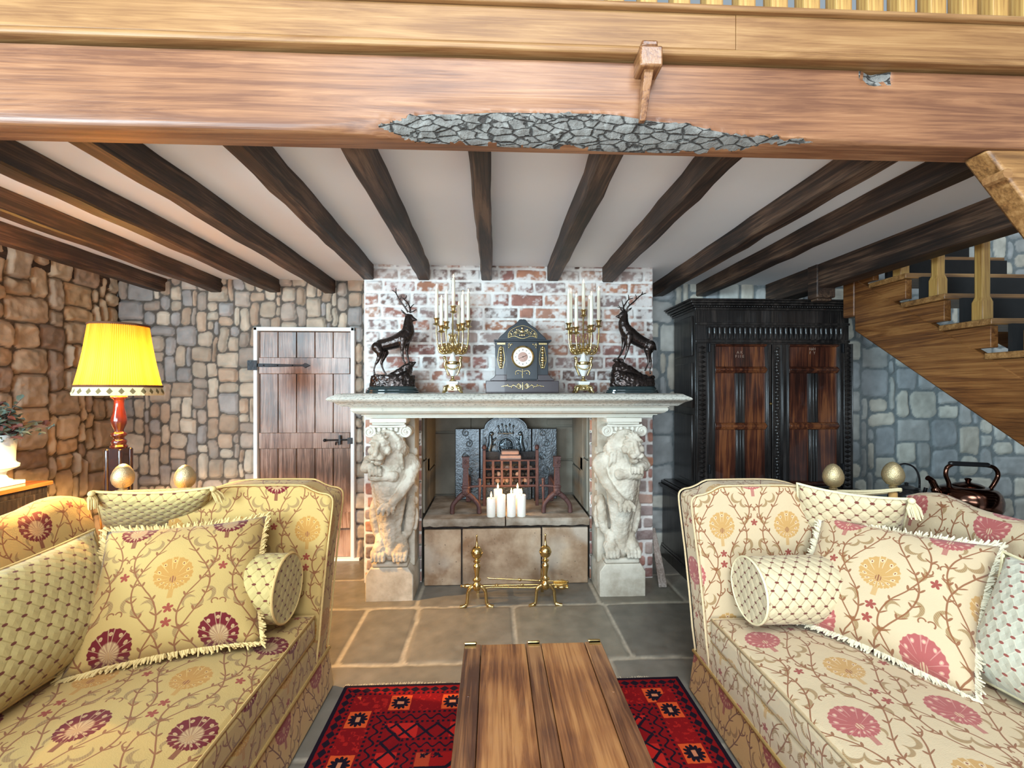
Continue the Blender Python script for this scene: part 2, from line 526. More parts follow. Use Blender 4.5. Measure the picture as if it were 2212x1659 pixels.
M_SIDE = wood('sideboard top', (0.10, 0.030, 0.008), (0.24, 0.085, 0.022), (0.34, 0.14, 0.04), 1, 0.3, 0.9, 0.1, 0.3)
M_CORD = plain('cream cord', (0.72, 0.62, 0.38), 0.8, vary=0.15, scale=120, bumpy=0.3)
M_GOLDTRIM = plain('gold braid', (0.55, 0.36, 0.12), 0.7, vary=0.25, scale=120, bumpy=0.3)

def flame_fn(b):
    setp(b, color=(1.0, 0.8, 0.4), ecolor=(1.0, 0.66, 0.22), estr=7.0)
M_FLAME = material('candle flame', flame_fn)
def bulb_fn(b):
    setp(b, color=(1, 0.8, 0.5), ecolor=(1.0, 0.62, 0.22), estr=10.0)
M_BULB = material('lamp bulb', bulb_fn)

def cast_stone_fn(b):
    v = coords()
    n = noise(v, 9, 5, 0.6); f = noise(v, 90, 4, 0.7); p = noise(v, 38, 3, 0.6)
    c = mixc(n, (0.52, 0.48, 0.40), (0.70, 0.66, 0.57))
    pit = gt(p, 0.66, 0.04)
    c = mixc(pit * 0.35, c, (0.30, 0.26, 0.20))
    setp(b, color=c, rough=0.82, spec=0.25, normal=bump(f * 0.6 - pit * 0.5, 0.35, 0.004))
M_CAST = material('pale cast stone', cast_stone_fn)
def weathered_fn(b):
    v = coords()
    n = noise(v, 9, 5, 0.6); p = noise(vscale(v, (1.0, 1.6, 2.4)), 55, 5, 0.75)
    pit = gt(p, 0.56, 0.05)
    c = mixc(n, (0.58, 0.55, 0.47), (0.74, 0.71, 0.63))
    c = mixc(pit * 0.75, c, (0.24, 0.22, 0.18))
    setp(b, color=c, rough=0.85, spec=0.25, normal=bump(p * -1.0, 0.5, 0.005))
M_WEATHER = material('pitted mantel stone', weathered_fn)
def sandstone_fn(b):
    v = coords()
    n = noise(v, 5, 5, 0.6); f = noise(v, 60, 4, 0.7); st = noise(v, 3.1, 4, 0.6, 0.6); sp = noise(v, 48, 2, 0.5)
    c = mixc(step(0.3, 0.7, n), (0.25, 0.155, 0.090), (0.50, 0.37, 0.25))
    c = mixc(step(0.56, 0.72, st) * 0.65, c, (0.20, 0.095, 0.040))
    c = mixc(step(0.50, 0.68, noise(v, 2.3, 3)) * 0.5, c, (0.47, 0.43, 0.37))
    c = mixc(gt(sp, 0.72, 0.03) * 0.7, c, (0.07, 0.05, 0.04))
    setp(b, color=c, rough=0.8, spec=0.25, normal=bump(f + n * 0.6, 0.3, 0.004))
M_SAND = material('hearth sandstone', sandstone_fn)
def soot_fn(b):
    v = coords()
    n = noise(v, 4, 5, 0.6); f = noise(v, 40, 4, 0.7)
    c = mixc(n, (0.105, 0.085, 0.062), (0.33, 0.31, 0.25))
    c = mixc(step(0.5, 0.75, noise(v, 1.7, 3)) * 0.6, c, (0.07, 0.05, 0.035))
    setp(b, color=c, rough=0.85, normal=bump(f, 0.3, 0.006))
M_SOOT = material('sooty firebox stone', soot_fn)

# -- upholstery: scrolling vines, crescents and fan medallions
def damask(name, gold_c, red_c, base, vine=(0.22, 0.075, 0.028), olive=(0.27, 0.155, 0.060)):
    def fn(b):
        uv = coords('UV')
        wob = noise(uv, 9.0, 2)
        u, v, _ = xyz(uv)
        u = u + (wob - 0.5) * 0.012; v = v + (noise(uv, 7.0, 2) - 0.5) * 0.012
        Wd, H = 0.30, 0.43
        def lattice(du, dv):
            x = absv(fract(u * (1 / Wd) + (du + 0.5)) - 0.5) * Wd
            y = (fract(v * (1 / H) + (dv + 0.5)) - 0.5) * H
            return x, y
        x1, y1 = lattice(0.0, 0.0); x2, y2 = lattice(0.5, 0.5)
        col = mixc(noise(uv, 3.0, 2), tuple(c * 0.93 for c in base), tuple(min(1, c * 1.05) for c in base))
        # olive crescents, in mirrored pairs
        cres = None
        for (X, Y, cx, cy, R, ox, oy) in ((x1, y1, .100, .030, .026, -.010, .006), (x1, y1, .070, .120, .024, .009, .008), (x1, y1, .112, -.085, .027, -.011, -.004),
                                          (x1, y1, .058, -.105, .022, .008, -.008), (x2, y2, .106, .012, .024, -.009, -.008), (x2, y2, .066, .105, .020, .006, .009),
                                          (x1, y1, .118, .165, .020, .008, -.005), (x2, y2, .045, -.118, .020, -.008, .006)):
            dx, dy = X - cx, Y - cy
            m = lt(length(dx, dy), R, .0015) * gt(length(dx - ox, dy - oy), R * 0.93, .0015)
            cres = m if cres is None else mx(cres, m)
        hatch = sinv((u + v) * 900.0) * 0.14 + 0.66
        col = mixc(cres * (hatch + 0.16), col, olive)
        # vines with paired leaves
        vm = None
        for X, Y, amp, ph, mid in ((x1, y1, .050, 0.6, .078), (x2, y2, .046, 2.2, .082)):
            cv = X - (sinv(Y * (2 * PI / H) + ph) * amp + mid)
            line = lt(absv(cv), .0026, .0008)
            yy = fract(Y * (1 / .054)) - 0.5
            lf = lt(sq((absv(cv) - .0080) * (1 / .0090)) + sq((yy * .054 - (absv(cv) - .004) * 0.8) * (1 / .0036)), 1.0, 0.25)
            m = mx(line, lf)
            vm = m if vm is None else mx(vm, m)
        # small scrolls
        for X, Y, cx, cy, R, s in ((x1, y1, .138, .070, .010, 1), (x1, y1, .128, .045, .009, -1), (x2, y2, .012, .100, .010, 1), (x2, y2, .134, -.060, .011, -1)):
            dx, dy = X - cx, Y - cy
            vm = mx(vm, lt(absv(length(dx, dy) - R), .0022, .0008) * gt(dy * float(s) + dx * 0.6, -.003, .001))
        col = mixc(vm * 0.92, col, vine)
        # little red flowers
        fl = None
        for X, Y, cx, cy in ((x1, y1, .150, .012), (x1, y1, .0, -.165), (x2, y2, .150, .095)):
            dx, dy = X - cx, Y - cy
            r = length(dx, dy); th = M('ARCTAN2', dx, dy)
            m = lt(r - absv(cosv(th * 2.5)) * .010, .006, .001)
            fl = m if fl is None else mx(fl, m)
        col = mixc(fl * 0.9, col, (0.25, 0.025, 0.022))
        # fan medallions
        for X, Y, R, cc, ray, core in ((x1, y1, .058, gold_c, tuple(min(1, c * 1.25) for c in base), (0.20, 0.055, 0.03)), (x2, y2, .060, red_c[0], red_c[1], red_c[2])):
            r = length(X, Y); th = M('ARCTAN2', X, Y + .020)
            edge = r - sinv(th * 26.0) * .0014
            disc = lt(edge, R, .0012)
            c = mixc(gt(sinv(th * 13.0), 0.95, 0.04) * gt(r, .016, .002) * 0.6, cc, ray)
            ring = lt(length(r - R * 0.74, sinv(th * 6.5) * .011), .0062, .001)
            c = mixc(ring * 0.85, c, ray)
            ring2 = lt(length(r - R * 0.74, sinv(th * 6.5) * .011), .0030, .001)
            c = mixc(ring2, c, core)
            if len(red_c) > 3 and cc is red_c[0]:
                c = mixc(lt(length(X * 1.1, Y + .010), R * 0.50, .004) * (gt(sinv(th * 17.0), 0.3, 0.5) * 0.4 + 0.5), c, ray)
            hub = lt(length(X * 1.3, Y + .022), .012, .001) * gt(absv(X - .004), .0016, .0006)
            c = mixc(hub * 0.8, c, core)
            stem = lt(X, .0075, .001) * lt(absv(Y + R + .012), .018, .001)
            col = mixc(stem * 0.8, col, cc)
            col = mixc(disc, col, c)
        wv = sinv(u * 3600.0) * sinv(v * 3600.0)
        setp(b, color=col, rough=0.82, spec=0.2, sheen=0.15)
        setp(b, normal=bump(vm * 0.6 + cres * 0.4 + noise(uv, 300, 2) * 0.7 + noise(uv, 16, 3) * 2.2, 0.30, 0.004))
    return material(name, fn)
CREAM = (0.55, 0.415, 0.255)
CREAM_L = (0.48, 0.315, 0.105)  # cream damask yellowed: the lamp's warm glow is painted into the base
M_DAMASK_R = damask('cream damask', (0.47, 0.265, 0.090), ((0.36, 0.090, 0.080), (0.56, 0.28, 0.22), (0.60, 0.42, 0.25)), CREAM)
M_DAMASK_L = damask('lamp-warmed damask', (0.43, 0.21, 0.048), ((0.135, 0.009, 0.011), (0.52, 0.34, 0.16), (0.40, 0.22, 0.09), 1), CREAM_L)
def lozenge(name, base, line, spot=(0.13, 0.022, 0.016)):
    def fn(b):
        uv = coords('UV')
        u, v, _ = xyz(uv)
        u = u + (noise(uv, 10, 2) - 0.5) * 0.008; v = v + (noise(uv, 8, 2) - 0.5) * 0.008
        a = u * (1 / .050) + v * (1 / .058); c = u * (1 / .050) - v * (1 / .058)
        fa, fc = absv(fract(a) - 0.5), absv(fract(c) - 0.5)
        m = mx(lt(fa, .045, .02), lt(fc, .045, .02))
        px_, py_ = (fract(a) - 0.5 + fract(c) - 0.5) * .025, (fract(a) - 0.5 - (fract(c) - 0.5)) * .029
        dot = lt(sq(px_ * (1 / .0082)) + sq(py_ * (1 / .0042)), 1.0, 0.2)
        alt = lt(fract(M('FLOOR', a) * 0.5 + 0.25), 0.5, .01)
        col = mixc(m * 0.62, base, line)
        col = mixc(dot * 0.95, col, spot)
        puff = fa * fc * 8.0
        setp(b, color=col, rough=0.8, spec=0.2, sheen=0.15, normal=bump(puff + noise(uv, 260, 2) * 0.4 + noise(uv, 16, 3) * 1.2, 0.35, 0.005))
    return material(name, fn)
M_LOZ_R = lozenge('cream lozenge cloth', (0.58, 0.47, 0.29), (0.24, 0.15, 0.07))
M_LOZ_L = lozenge('lamp-warmed lozenge cloth', (0.50, 0.375, 0.145), (0.30, 0.21, 0.06))  # same cloth as the cream one, lamp warmth put into its colour
M_LOZ_G = lozenge('pale lozenge cloth', (0.56, 0.53, 0.41), (0.74, 0.68, 0.52), (0.30, 0.06, 0.045))
M_FRINGE_R = plain('cream fringe', (0.66, 0.58, 0.42), 0.9, vary=0.15, scale=80)
M_FRINGE_L = plain('gold fringe', (0.66, 0.48, 0.20), 0.9, vary=0.2, scale=80)
M_PIPE_R = plain('cream piping', (0.62, 0.46, 0.26), 0.8, vary=0.2, scale=80)
M_PIPE_L = plain('gold piping', (0.56, 0.36, 0.13), 0.8, vary=0.2, scale=80)
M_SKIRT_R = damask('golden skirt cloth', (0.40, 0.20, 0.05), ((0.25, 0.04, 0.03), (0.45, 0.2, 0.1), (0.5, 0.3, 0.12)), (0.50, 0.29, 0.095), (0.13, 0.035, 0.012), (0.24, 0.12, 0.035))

def shade_fn(b):
    v = coords('UV')
    u, w, _ = xyz(v)
    pl = noise(comb(u * 150.0, w * 1.5, 0.0), 1.0, 3, 0.6)
    fold = sinv(u * 2 * PI * 110.0) * 0.5 + 0.5
    c = mixc(pl * 0.6 + fold * 0.4, (0.20, 0.085, 0.008), (0.42, 0.215, 0.036))
    setp(b, color=c, rough=0.8, spec=0.1, normal=bump(fold + pl, 0.5, 0.003))
    t = NT.nodes.new('ShaderNodeBsdfTranslucent'); put(t.inputs[0], c)
    m = NT.nodes.new('ShaderNodeMixShader'); m.inputs[0].default_value = 0.085
    NT.links.new(b.outputs[0], m.inputs[1]); NT.links.new(t.outputs[0], m.inputs[2])
    NT.links.new(m.outputs[0], NT.nodes['Material Output'].inputs[0])
M_SHADE = material('pleated silk shade', shade_fn)
def diffuser_fn(b):
    setp(b, color=(0.8, 0.7, 0.5), rough=0.9)
    t = NT.nodes.new('ShaderNodeBsdfTranslucent'); put(t.inputs[0], (0.9, 0.8, 0.6))
    m = NT.nodes.new('ShaderNodeMixShader'); m.inputs[0].default_value = 0.6
    NT.links.new(b.outputs[0], m.inputs[1]); NT.links.new(t.outputs[0], m.inputs[2])
    NT.links.new(m.outputs[0], NT.nodes['Material Output'].inputs[0])
M_DIFFUSER = material('lamp top diffuser', diffuser_fn)
def trimband_fn(b):
    v = coords('UV'); u, w, _ = xyz(v)
    s = fract(u * 26.0) - 0.5
    t = lt(absv(s) * 0.9 + absv(w - 0.55) * 0.75, 0.26, 0.03)  # added top cover that softens the lamp's upward light
    c = mixc(t, (0.72, 0.58, 0.33), (0.16, 0.12, 0.045))
    setp(b, color=c, rough=0.85)
M_TRIMBAND = material('patterned braid', trimband_fn)

RUG_W, RUG_L = 1.60, 2.35
def rug_fn(b):
    o = coords(); x, y, _ = xyz(o)
    x = x + (noise(o, 40, 2) - 0.5) * 0.006; y = y + (noise(o, 37, 2) - 0.5) * 0.006
    dx = mn(x, RUG_W - x); dy = mn(y, RUG_L - y)
    side = lt(dx, dy, 0.0005)
    d = mn(dx, dy); s = mixf(side, x, y)
    red, dk, black, orange = (0.28, 0.010, 0.010), (0.13, 0.006, 0.010), (0.014, 0.009, 0.016), (0.62, 0.085, 0.022)
    hot = (0.50, 0.022, 0.016)
    col = mixc(noise(o, 5, 3), dk, red)
    def band(a, c): return gt(d, a) * lt(d, c)
    # small outer border
    z1 = lt(absv(d - .042) + absv(fract(s * (1 / .045)) - 0.5) * .035, .018, .002)
    col = mixc(z1 * band(.02, .065), col, black)
    # rosette squares
    P = .115
    k = fract(s * (1 / (2 * P))); inorange = lt(k, 0.5, .004)
    b1 = band(.07, .07 + P)
    sq_in = lt(mx(absv(fract(s * (1 / P)) - 0.5) * P, absv(d - .07 - P / 2)), P * 0.40, .001)
    col = mixc(b1 * inorange * sq_in, col, orange)
    ly, lx = d - .07 - P / 2, (fract(s * (1 / P)) - 0.5) * P
    r = length(lx, ly); th = M('ARCTAN2', lx, ly)
    ro = lt(r, absv(cosv(th * 6.0)) * .014 + .028, .001)
    col = mixc(ro * b1 * inorange, col, black)
    col = mixc(lt(mx(absv(lx) * 0.6, absv(ly)), .0085, .001) * b1 * inorange, col, (0.55, 0.20, 0.10))
    sc = gt(noise(o, 55, 2), 0.58, .02) * b1 * (1.0 - inorange)
    col = mixc(sc * 0.55, col, hot)
    # guard stripes of dashes
    for a in (.067, .187, .243, .338, .395):
        ds = gt(sinv(s * (2 * PI / .022)), 0.0, 0.2)
        col = mixc(lt(absv(d - a), .0055, .0008) * ds, col, black)
    # scroll band
    w1 = lt(absv(d - .215 - sinv(s * (2 * PI / .06)) * .012), .005, .001)
    col = mixc(w1 * band(.195, .235), col, black)
    # diamond band
    fa = absv(fract(s * (1 / .085) + d * (1 / .085)) - 0.5); fb = absv(fract(s * (1 / .085) - d * (1 / .085)) - 0.5)
    dm = mx(lt(fa, .09, .02), lt(fb, .09, .02)) * band(.25, .33)
    al = lt(fract(s * (1 / .26)), 0.5, .005)
    col = mixc(band(.25, .33) * al * 0.8, col, hot)
    col = mixc(dm, col, black)
    # scroll band
    w2 = lt(absv(d - .367 - sinv(s * (2 * PI / .05)) * .010), .0045, .001)
    col = mixc(w2 * band(.345, .39), col, black)
    # field with octagons
    fld = gt(d, .405)
    col = mixc(fld, col, mixc(noise(o, 8, 3), red, hot))
    gx = (fract((x - RUG_W / 2) * (1 / .34) + 0.5) - 0.5) * .34; gy = (fract((y - .62) * (1 / .27) + 0.5) - 0.5) * .27
    oc = mx(absv(gx), mx(absv(gy) * 1.25, (absv(gx) + absv(gy)) * 0.74))
    col = mixc(fld * lt(oc, .125, .001), col, black)
    col = mixc(fld * lt(oc, .110, .001), col, mixc(gt(gx * gy, 0.0, .0001), red, (0.40, 0.05, 0.02)))
    gul = lt(mx(absv(gx), absv(gy)), .05, .001) * gt(noise(o, 60, 2), 0.5, .03)
    col = mixc(fld * gul, col, black)
    col = mixc(lt(d, .018), col, black)
    setp(b, color=col, rough=0.95, spec=0.03, normal=bump(noise(o, 400, 2), 0.6, 0.004))
M_RUG = material('patterned red wool', rug_fn)

# ------------------------------------------------------------------ the setting
XL, XR, YB, YC, ZC = -3.06, 4.9, 3.72, 3.24, 2.32          # left wall, right wall, back wall, chimney face, ceiling
CX0, CX1 = -0.937, 1.19                                     # chimney breast
def tan_tone(k, r):
    c = r.choice([(0.36, 0.27, 0.175), (0.42, 0.32, 0.21), (0.33, 0.255, 0.18), (0.46, 0.36, 0.245), (0.27, 0.20, 0.145), (0.38, 0.315, 0.235), (0.44, 0.31, 0.18)])
    f = r.uniform(0.95, 1.25); return tuple(q * f for q in c), r.uniform(0.016, 0.036)
def grey_tone(k, r):
    c = r.choice([(0.36, 0.29, 0.22), (0.40, 0.33, 0.255), (0.31, 0.255, 0.21), (0.27, 0.25, 0.235), (0.34, 0.25, 0.18), (0.44, 0.37, 0.29)])
    f = r.uniform(0.9, 1.25); return tuple(q * f for q in c), r.uniform(0.010, 0.024)
def pale_tone(k, r):
    c = r.choice([(0.50, 0.49, 0.43), (0.45, 0.455, 0.42), (0.54, 0.52, 0.45), (0.38, 0.385, 0.37), (0.33, 0.345, 0.345), (0.30, 0.32, 0.33), (0.50, 0.47, 0.40)])
    f = r.uniform(1.12, 1.45); return tuple(q * f for q in c), r.uniform(0.006, 0.016)
wl = masonry('wall_left', (XL, YB, 0), (0, -1, 0), (1, 0, 0), 2.32, ZC, 0.009, rubble(2.32, ZC, 11, 0.056), 0.019, 0.004, 0.020, tan_tone, (0.095, 0.070, 0.048), 3, M_STONE, rough=0.013, crad=0.024)
structure(wl)
DX0, DX1, DZ1 = W(556, 712, YB).x, W(766, 712, YB).x, W(660, 712, YB).z   # doorway
bl_w = CX0 + 0.02 - XL
wb = masonry('wall_back', (XL, YB, 0), (1, 0, 0), (0, -1, 0), bl_w, ZC, 0.008, rubble(bl_w, ZC, 5, 0.042), 0.016, 0.005, 0.018,
             lambda k, r: grey_tone(k, r), (0.085, 0.072, 0.060), 8, M_STONE,
             keep=lambda x, z: ~((x + XL > DX0) & (x + XL < DX1) & (z < DZ1)), rough=0.008, crad=0.028)
structure(wb)
br_x = CX1 - 0.02
wr = masonry('wall_back.001', (br_x, YB, 0), (1, 0, 0), (0, -1, 0), XR - br_x, 3.9, 0.010, rubble(XR - br_x, 3.9, 23, 0.064), 0.017, 0.010, 0.016, pale_tone, (0.225, 0.255, 0.262), 14, M_STONE, rough=0.005)
structure(wr)
wrr = structure(masonry('wall_right', (XR, 5.3, 0), (0, -1, 0), (-1, 0, 0), 4.0, 5.0, 0.03, rubble(4.0, 5.0, 41, 0.064), 0.017, 0.010, 0.03, pale_tone, (0.225, 0.255, 0.262), 17, M_STONE, rough=0.005))
ub = masonry('wall_upper', (-3.2, YB + 1.6, 2.45), (1, 0, 0), (0, -1, 0), 8.4, 2.6, 0.03, rubble(8.4, 2.6, 29, 0.06), 0.014, 0.010, 0.03, pale_tone, (0.40, 0.40, 0.38), 15, M_STONE, rough=0.005)
structure(ub)

# brick chimney breast
def brick_tone(k, r):
    c = r.choice([(0.38, 0.18, 0.13), (0.36, 0.17, 0.135), (0.42, 0.22, 0.155), (0.28, 0.14, 0.12), (0.45, 0.27, 0.20), (0.27, 0.19, 0.175), (0.33, 0.25, 0.225), (0.17, 0.11, 0.095), (0.42, 0.32, 0.28), (0.40, 0.19, 0.12)])
    f = r.uniform(0.85, 1.12); return tuple(q * f for q in c), r.uniform(0.006, 0.011)
OX0, OX1, OZ1 = -0.52, 0.715, 1.28                          # fire opening
cb = masonry('chimney_breast_wall', (CX0, YC, 0), (1, 0, 0), (0, -1, 0), CX1 - CX0, ZC, 0.006, bond(CX1 - CX0, ZC, 4), 0.006, 0.008, 0.010, brick_tone, (0.72, 0.69, 0.65), 31, M_BRICK,
             keep=lambda x, z: ~((x + CX0 > OX0) & (x + CX0 < OX1) & (z < OZ1)), crad=0.012, rough=0.0035)
structure(cb)
for s, x in ((-1, CX0), (1, CX1)):
    w = masonry('chimney_breast_wall', (x, YC, 0), (0, 1, 0), (s, 0, 0), YB - YC, ZC, 0.012, bond(YB - YC, ZC, 9), 0.006, 0.008, 0.012, brick_tone, (0.72, 0.69, 0.65), 33, M_BRICK, crad=0.012, rough=0.0035)
    structure(w)

# whitewash smeared over the upper brickwork: a worn limewash that belongs to the bricks
def smear(me):
    ca = me.color_attributes['Col']; n = len(me.vertices)
    c = np.empty(n * 4); ca.data.foreach_get('color', c); c = c.reshape(n, 4)
    p = np.empty(n * 3); me.vertices.foreach_get('co', p); p = p.reshape(n, 3)
    a = fbm(p[:, 0] * 6, p[:, 2] * 6, 71, 3); b = fbm(p[:, 0] * 34, p[:, 2] * 40, 73, 4)
    k = np.clip((a * 0.5 + b * 0.75 - 0.53) * 4.5, 0, 0.85)
    k *= np.clip((p[:, 2] - 1.2) * 3 + 0.25, 0.15, 1)
    c[:, :3] = c[:, :3] * (1 - k[:, None]) + np.array((0.74, 0.71, 0.68)) * k[:, None]
    ca.data.foreach_set('color', c.ravel())
smear(cb.data)

# flagged floor
def flag_tone(k, r):
    c = r.choice([(0.190, 0.168, 0.132), (0.198, 0.174, 0.138), (0.176, 0.158, 0.128), (0.182, 0.164, 0.136), (0.200, 0.174, 0.132)])
    f = r.uniform(0.78, 1.02)
    return tuple(q * f for q in c), r.uniform(0.003, 0.006)
FX, FY = -3.1, -0.2
def fr(x0, x1, y0, y1): return (x0 - FX, y0 - FY, x1 - FX, y1 - FY)
flags = []
rows = [(-0.2, 0.5), (0.5, 1.1), (1.1, 1.7), (1.7, 2.27), (2.27, 2.86), (2.86, 3.3), (3.3, 3.95)]
cuts = {4: [-3.1, -2.5, -1.75, -0.80, -0.47, 0.13, 0.73, 1.5, 2.2, 3.0, 4.0, 4.9], 5: [-3.1, -2.2, -1.30, -0.50, 0.70, 1.28, 1.9, 2.7, 3.6, 4.9], 6: [-3.1, -2.4, -1.5, -0.95, 1.15, 1.62, 2.3, 3.4, 4.9], 3: [-3.1, -2.3, -1.5, -0.88, 0.6, 1.4, 2.2, 3.3, 4.9]}
rr_ = random.Random(3)
for i, (a, c) in enumerate(rows):
    xs = cuts.get(i) or [-3.1] + sorted(rr_.uniform(-2.6, 4.4) for _ in range(9)) + [4.9]
    for p, q in zip(xs, xs[1:]): flags.append(fr(p, q, a, c))
fl = masonry('floor', (FX, FY, 0), (1, 0, 0), (0, 0, 1), 8.0, 4.14, 0.012, flags, 0.007, 0.010, 0.012, flag_tone, (0.36, 0.315, 0.245), 44, M_FLAG, crad=0.03, rough=0.0018, vdir=(0, 1, 0))
structure(fl)
fb_ = structure(MB().box(-3.6, 5.0, -4.2, -0.2, -0.08, 0.0).build('floor', M_FLAG))
ca = fb_.data.color_attributes.new('Col', 'FLOAT_COLOR', 'POINT')
for d in ca.data: d.color = (0.66, 0.68, 0.70, 1)  # unseen rear floor, made pale to reflect light up to the ceiling

# ceiling between the joists
YBM = 1.45
structure(MB().box(XL - 0.05, 2.42, YBM - 0.02, YB + 0.05, ZC, ZC + 0.06).build('ceiling', M_PLASTER))
# landing floor above
structure(MB().box(XL - 0.05, 2.48, YBM, YB + 1.7, ZC + 0.062, 2.445).build('floor_upper', M_PALEOAK))
structure(MB().box(XL - 0.1, 5.0, 5.3, 5.4, 2.4, 5.0).build('wall_upper.001', M_PLASTER))

jx = [(-3.135, -3.05, 0), (-2.755, -2.665, .01), (-2.31, -2.22, .012), (-1.85, -1.76, .01), (-1.40, -1.31, .015), (-0.945, -0.865, .04), (-0.545, -0.46, .03), (-0.085, -0.008, .0), (0.40, 0.485, -.03), (0.81, 0.895, -.02), (1.365, 1.455, -.02), (1.745, 1.835, -.02)]
for i, (a, c, sk) in enumerate(jx):
    yend = YC - 0.005 if CX0 - 0.03 < (a + c) / 2 < CX1 else YB - 0.005
    m = MB(); n = 14; rj = random.Random(i)
    rings = []
    for k in range(n + 1):
        y = YBM + (yend - YBM) * k / n
        off = sk * (1 - k / n) + rj.uniform(-.004, .004); zb = 2.212 + rj.uniform(-.004, .004)
        ch = 0.008
        for px_, pz in ((a + off, ZC - .001), (a + off, zb + ch), (a + off + ch, zb), (c + off - ch, zb), (c + off, zb + ch), (c + off, ZC - .001)):
            m.v.append((px_, y, pz))
    for k in range(n):
        for q in range(6):
            p = (q + 1) % 6
            m.f.append((k * 6 + q, k * 6 + p, (k + 1) * 6 + p, (k + 1) * 6 + q)); m.mi.append(0)
    m.f.append(tuple(range(6))); m.mi.append(0); m.f.append(tuple(n * 6 + q for q in range(6))); m.mi.append(0)
    structure(m.build('ceiling_joist_beam', M_JOIST, smooth=40))
# trimmer along the stairwell, with its hanging post
structure(MB().box(2.355, 2.49, YBM, YB - .005, 2.15, 2.335).build('trimmer_beam', M_JOIST, bevel=0.008))

# door in the back wall
d0, d1 = W(553, 712, YB).x, W(769, 712, YB).x
frame = MB()
zt = DZ1 + 0.015
frame.box(d0, d0 + 0.032, YB - 0.045, YB + 0.1, 0, zt).box(d1 - 0.032, d1, YB - 0.045, YB + 0.1, 0, zt).box(d0, d1, YB - 0.045, YB + 0.1, zt - 0.032, zt)
structure(frame.build('trim_1', M_WHITE, bevel=0.006))
L0, L1 = d0 + 0.034, d1 - 0.034
door = structure(bpy.data.objects.new('door_1', None)); COL.objects.link(door)
door.location = (L0, YB + 0.01, 0)
dw, dh = L1 - L0, zt - 0.036
for i in range(5):
    p = MB().box(dw * i / 5 + 0.002, dw * (i + 1) / 5 - 0.002, -0.02, 0.02, 0.025, dh)
    p.build('plank', M_DOOR, door, bevel=0.003)
def zdoor(py): return W(660, py, YB).z
for a, c in ((808, 773), (968, 934), (1140, 1105)):
    MB().box(0.004, dw - 0.006, -0.042, -0.02, zdoor(a), zdoor(c)).build('ledge', M_DOOR, door, bevel=0.004)
zz = zdoor(790)
hg = MB().prism([(-0.05, zz - .012), (0.10, zz - .014), (0.36, zz - .007), (0.36, zz + .007), (0.10, zz + .014), (-0.05, zz + .016)], -0.052, -0.043)
hg.prism([(0.355, zz - .004), (0.38, zz - .020), (0.42, zz), (0.38, zz + .020), (0.355, zz + .004)], -0.053, -0.043).box(-0.075, 0.0, -0.064, -0.058, zz - .04, zz + .04)
for q in (0.05, 0.16, 0.28): hg.ball((q, -0.053, zz), .006, 8, 6)
hg.build('strap_hinge', M_IRON, door, smooth=40)
zz = zdoor(950)
la = MB().tube([(dw - 0.20, -0.058, zz), (dw + 0.0, -0.058, zz + .004)], [.007, .007]).ball((dw - 0.205, -0.058, zz), .013).box(dw - 0.09, dw - 0.075, -0.066, -0.043, zz - .035, zz + .04)
la.tube(bez([(dw - .12, -.05, zz - .04), (dw - .115, -.055, zz - .015), (dw - .10, -.055, zz - .015), (dw - .095, -.05, zz - .04)]), .004).box(dw - .02, dw + .02, -.064, -.05, zz - .03, zz + .02)
la.build('latch', M_IRON, door, smooth=40)
structure(MB().box(d0 - .1, d1 + .1, YB + 0.06, YB + 0.1, 0, zt + .1).build('wall_behind_door', M_JOIST))
structure(MB().box(d0 - .04, d1 + .04, YB - 0.05, YB + 0.06, 0, 0.022).build('trim_2', M_WHITE))
# ------------------------------------------------------------------ great beam with a bark edge
X0B, X1B = -2.1, 2.45
ZB0, ZB1 = 2.19, 2.420
YF, YBK = 1.352, 1.452
def interp(x, t):
    if x <= t[0][0]: return t[0][1]
    for (a, p), (b, q) in zip(t, t[1:]):
        if x <= b:
            k = (x - a) / (b - a); k = k * k * (3 - 2 * k); return p + (q - p) * k
    return t[-1][1]
def bx(px, py): return W(px, py, YF)
top_line = [(bx(q, 0).x, W(q, r, YF).z) for q, r in ((430, 2000), (700, 268), (820, 252), (950, 244), (1100, 240), (1300, 243), (1450, 262), (1600, 287), (1760, 308), (2010, 2000))]
top_line = [(x, max(z, ZB0 + .014)) for x, z in top_line]
depth = [(bx(q, 0).x, dd) for q, dd in ((600, .008), (780, .020), (850, .048), (950, .062), (1100, .072), (1400, .086), (1560, .078), (1700, .045), (1790, .022), (1900, .010), (2212, .008))]
beam = MB(); nx = 640
rows_f, rows_w, rows_b = 10, 14, 3
prof_n = rows_f + rows_w + rows_b + 2
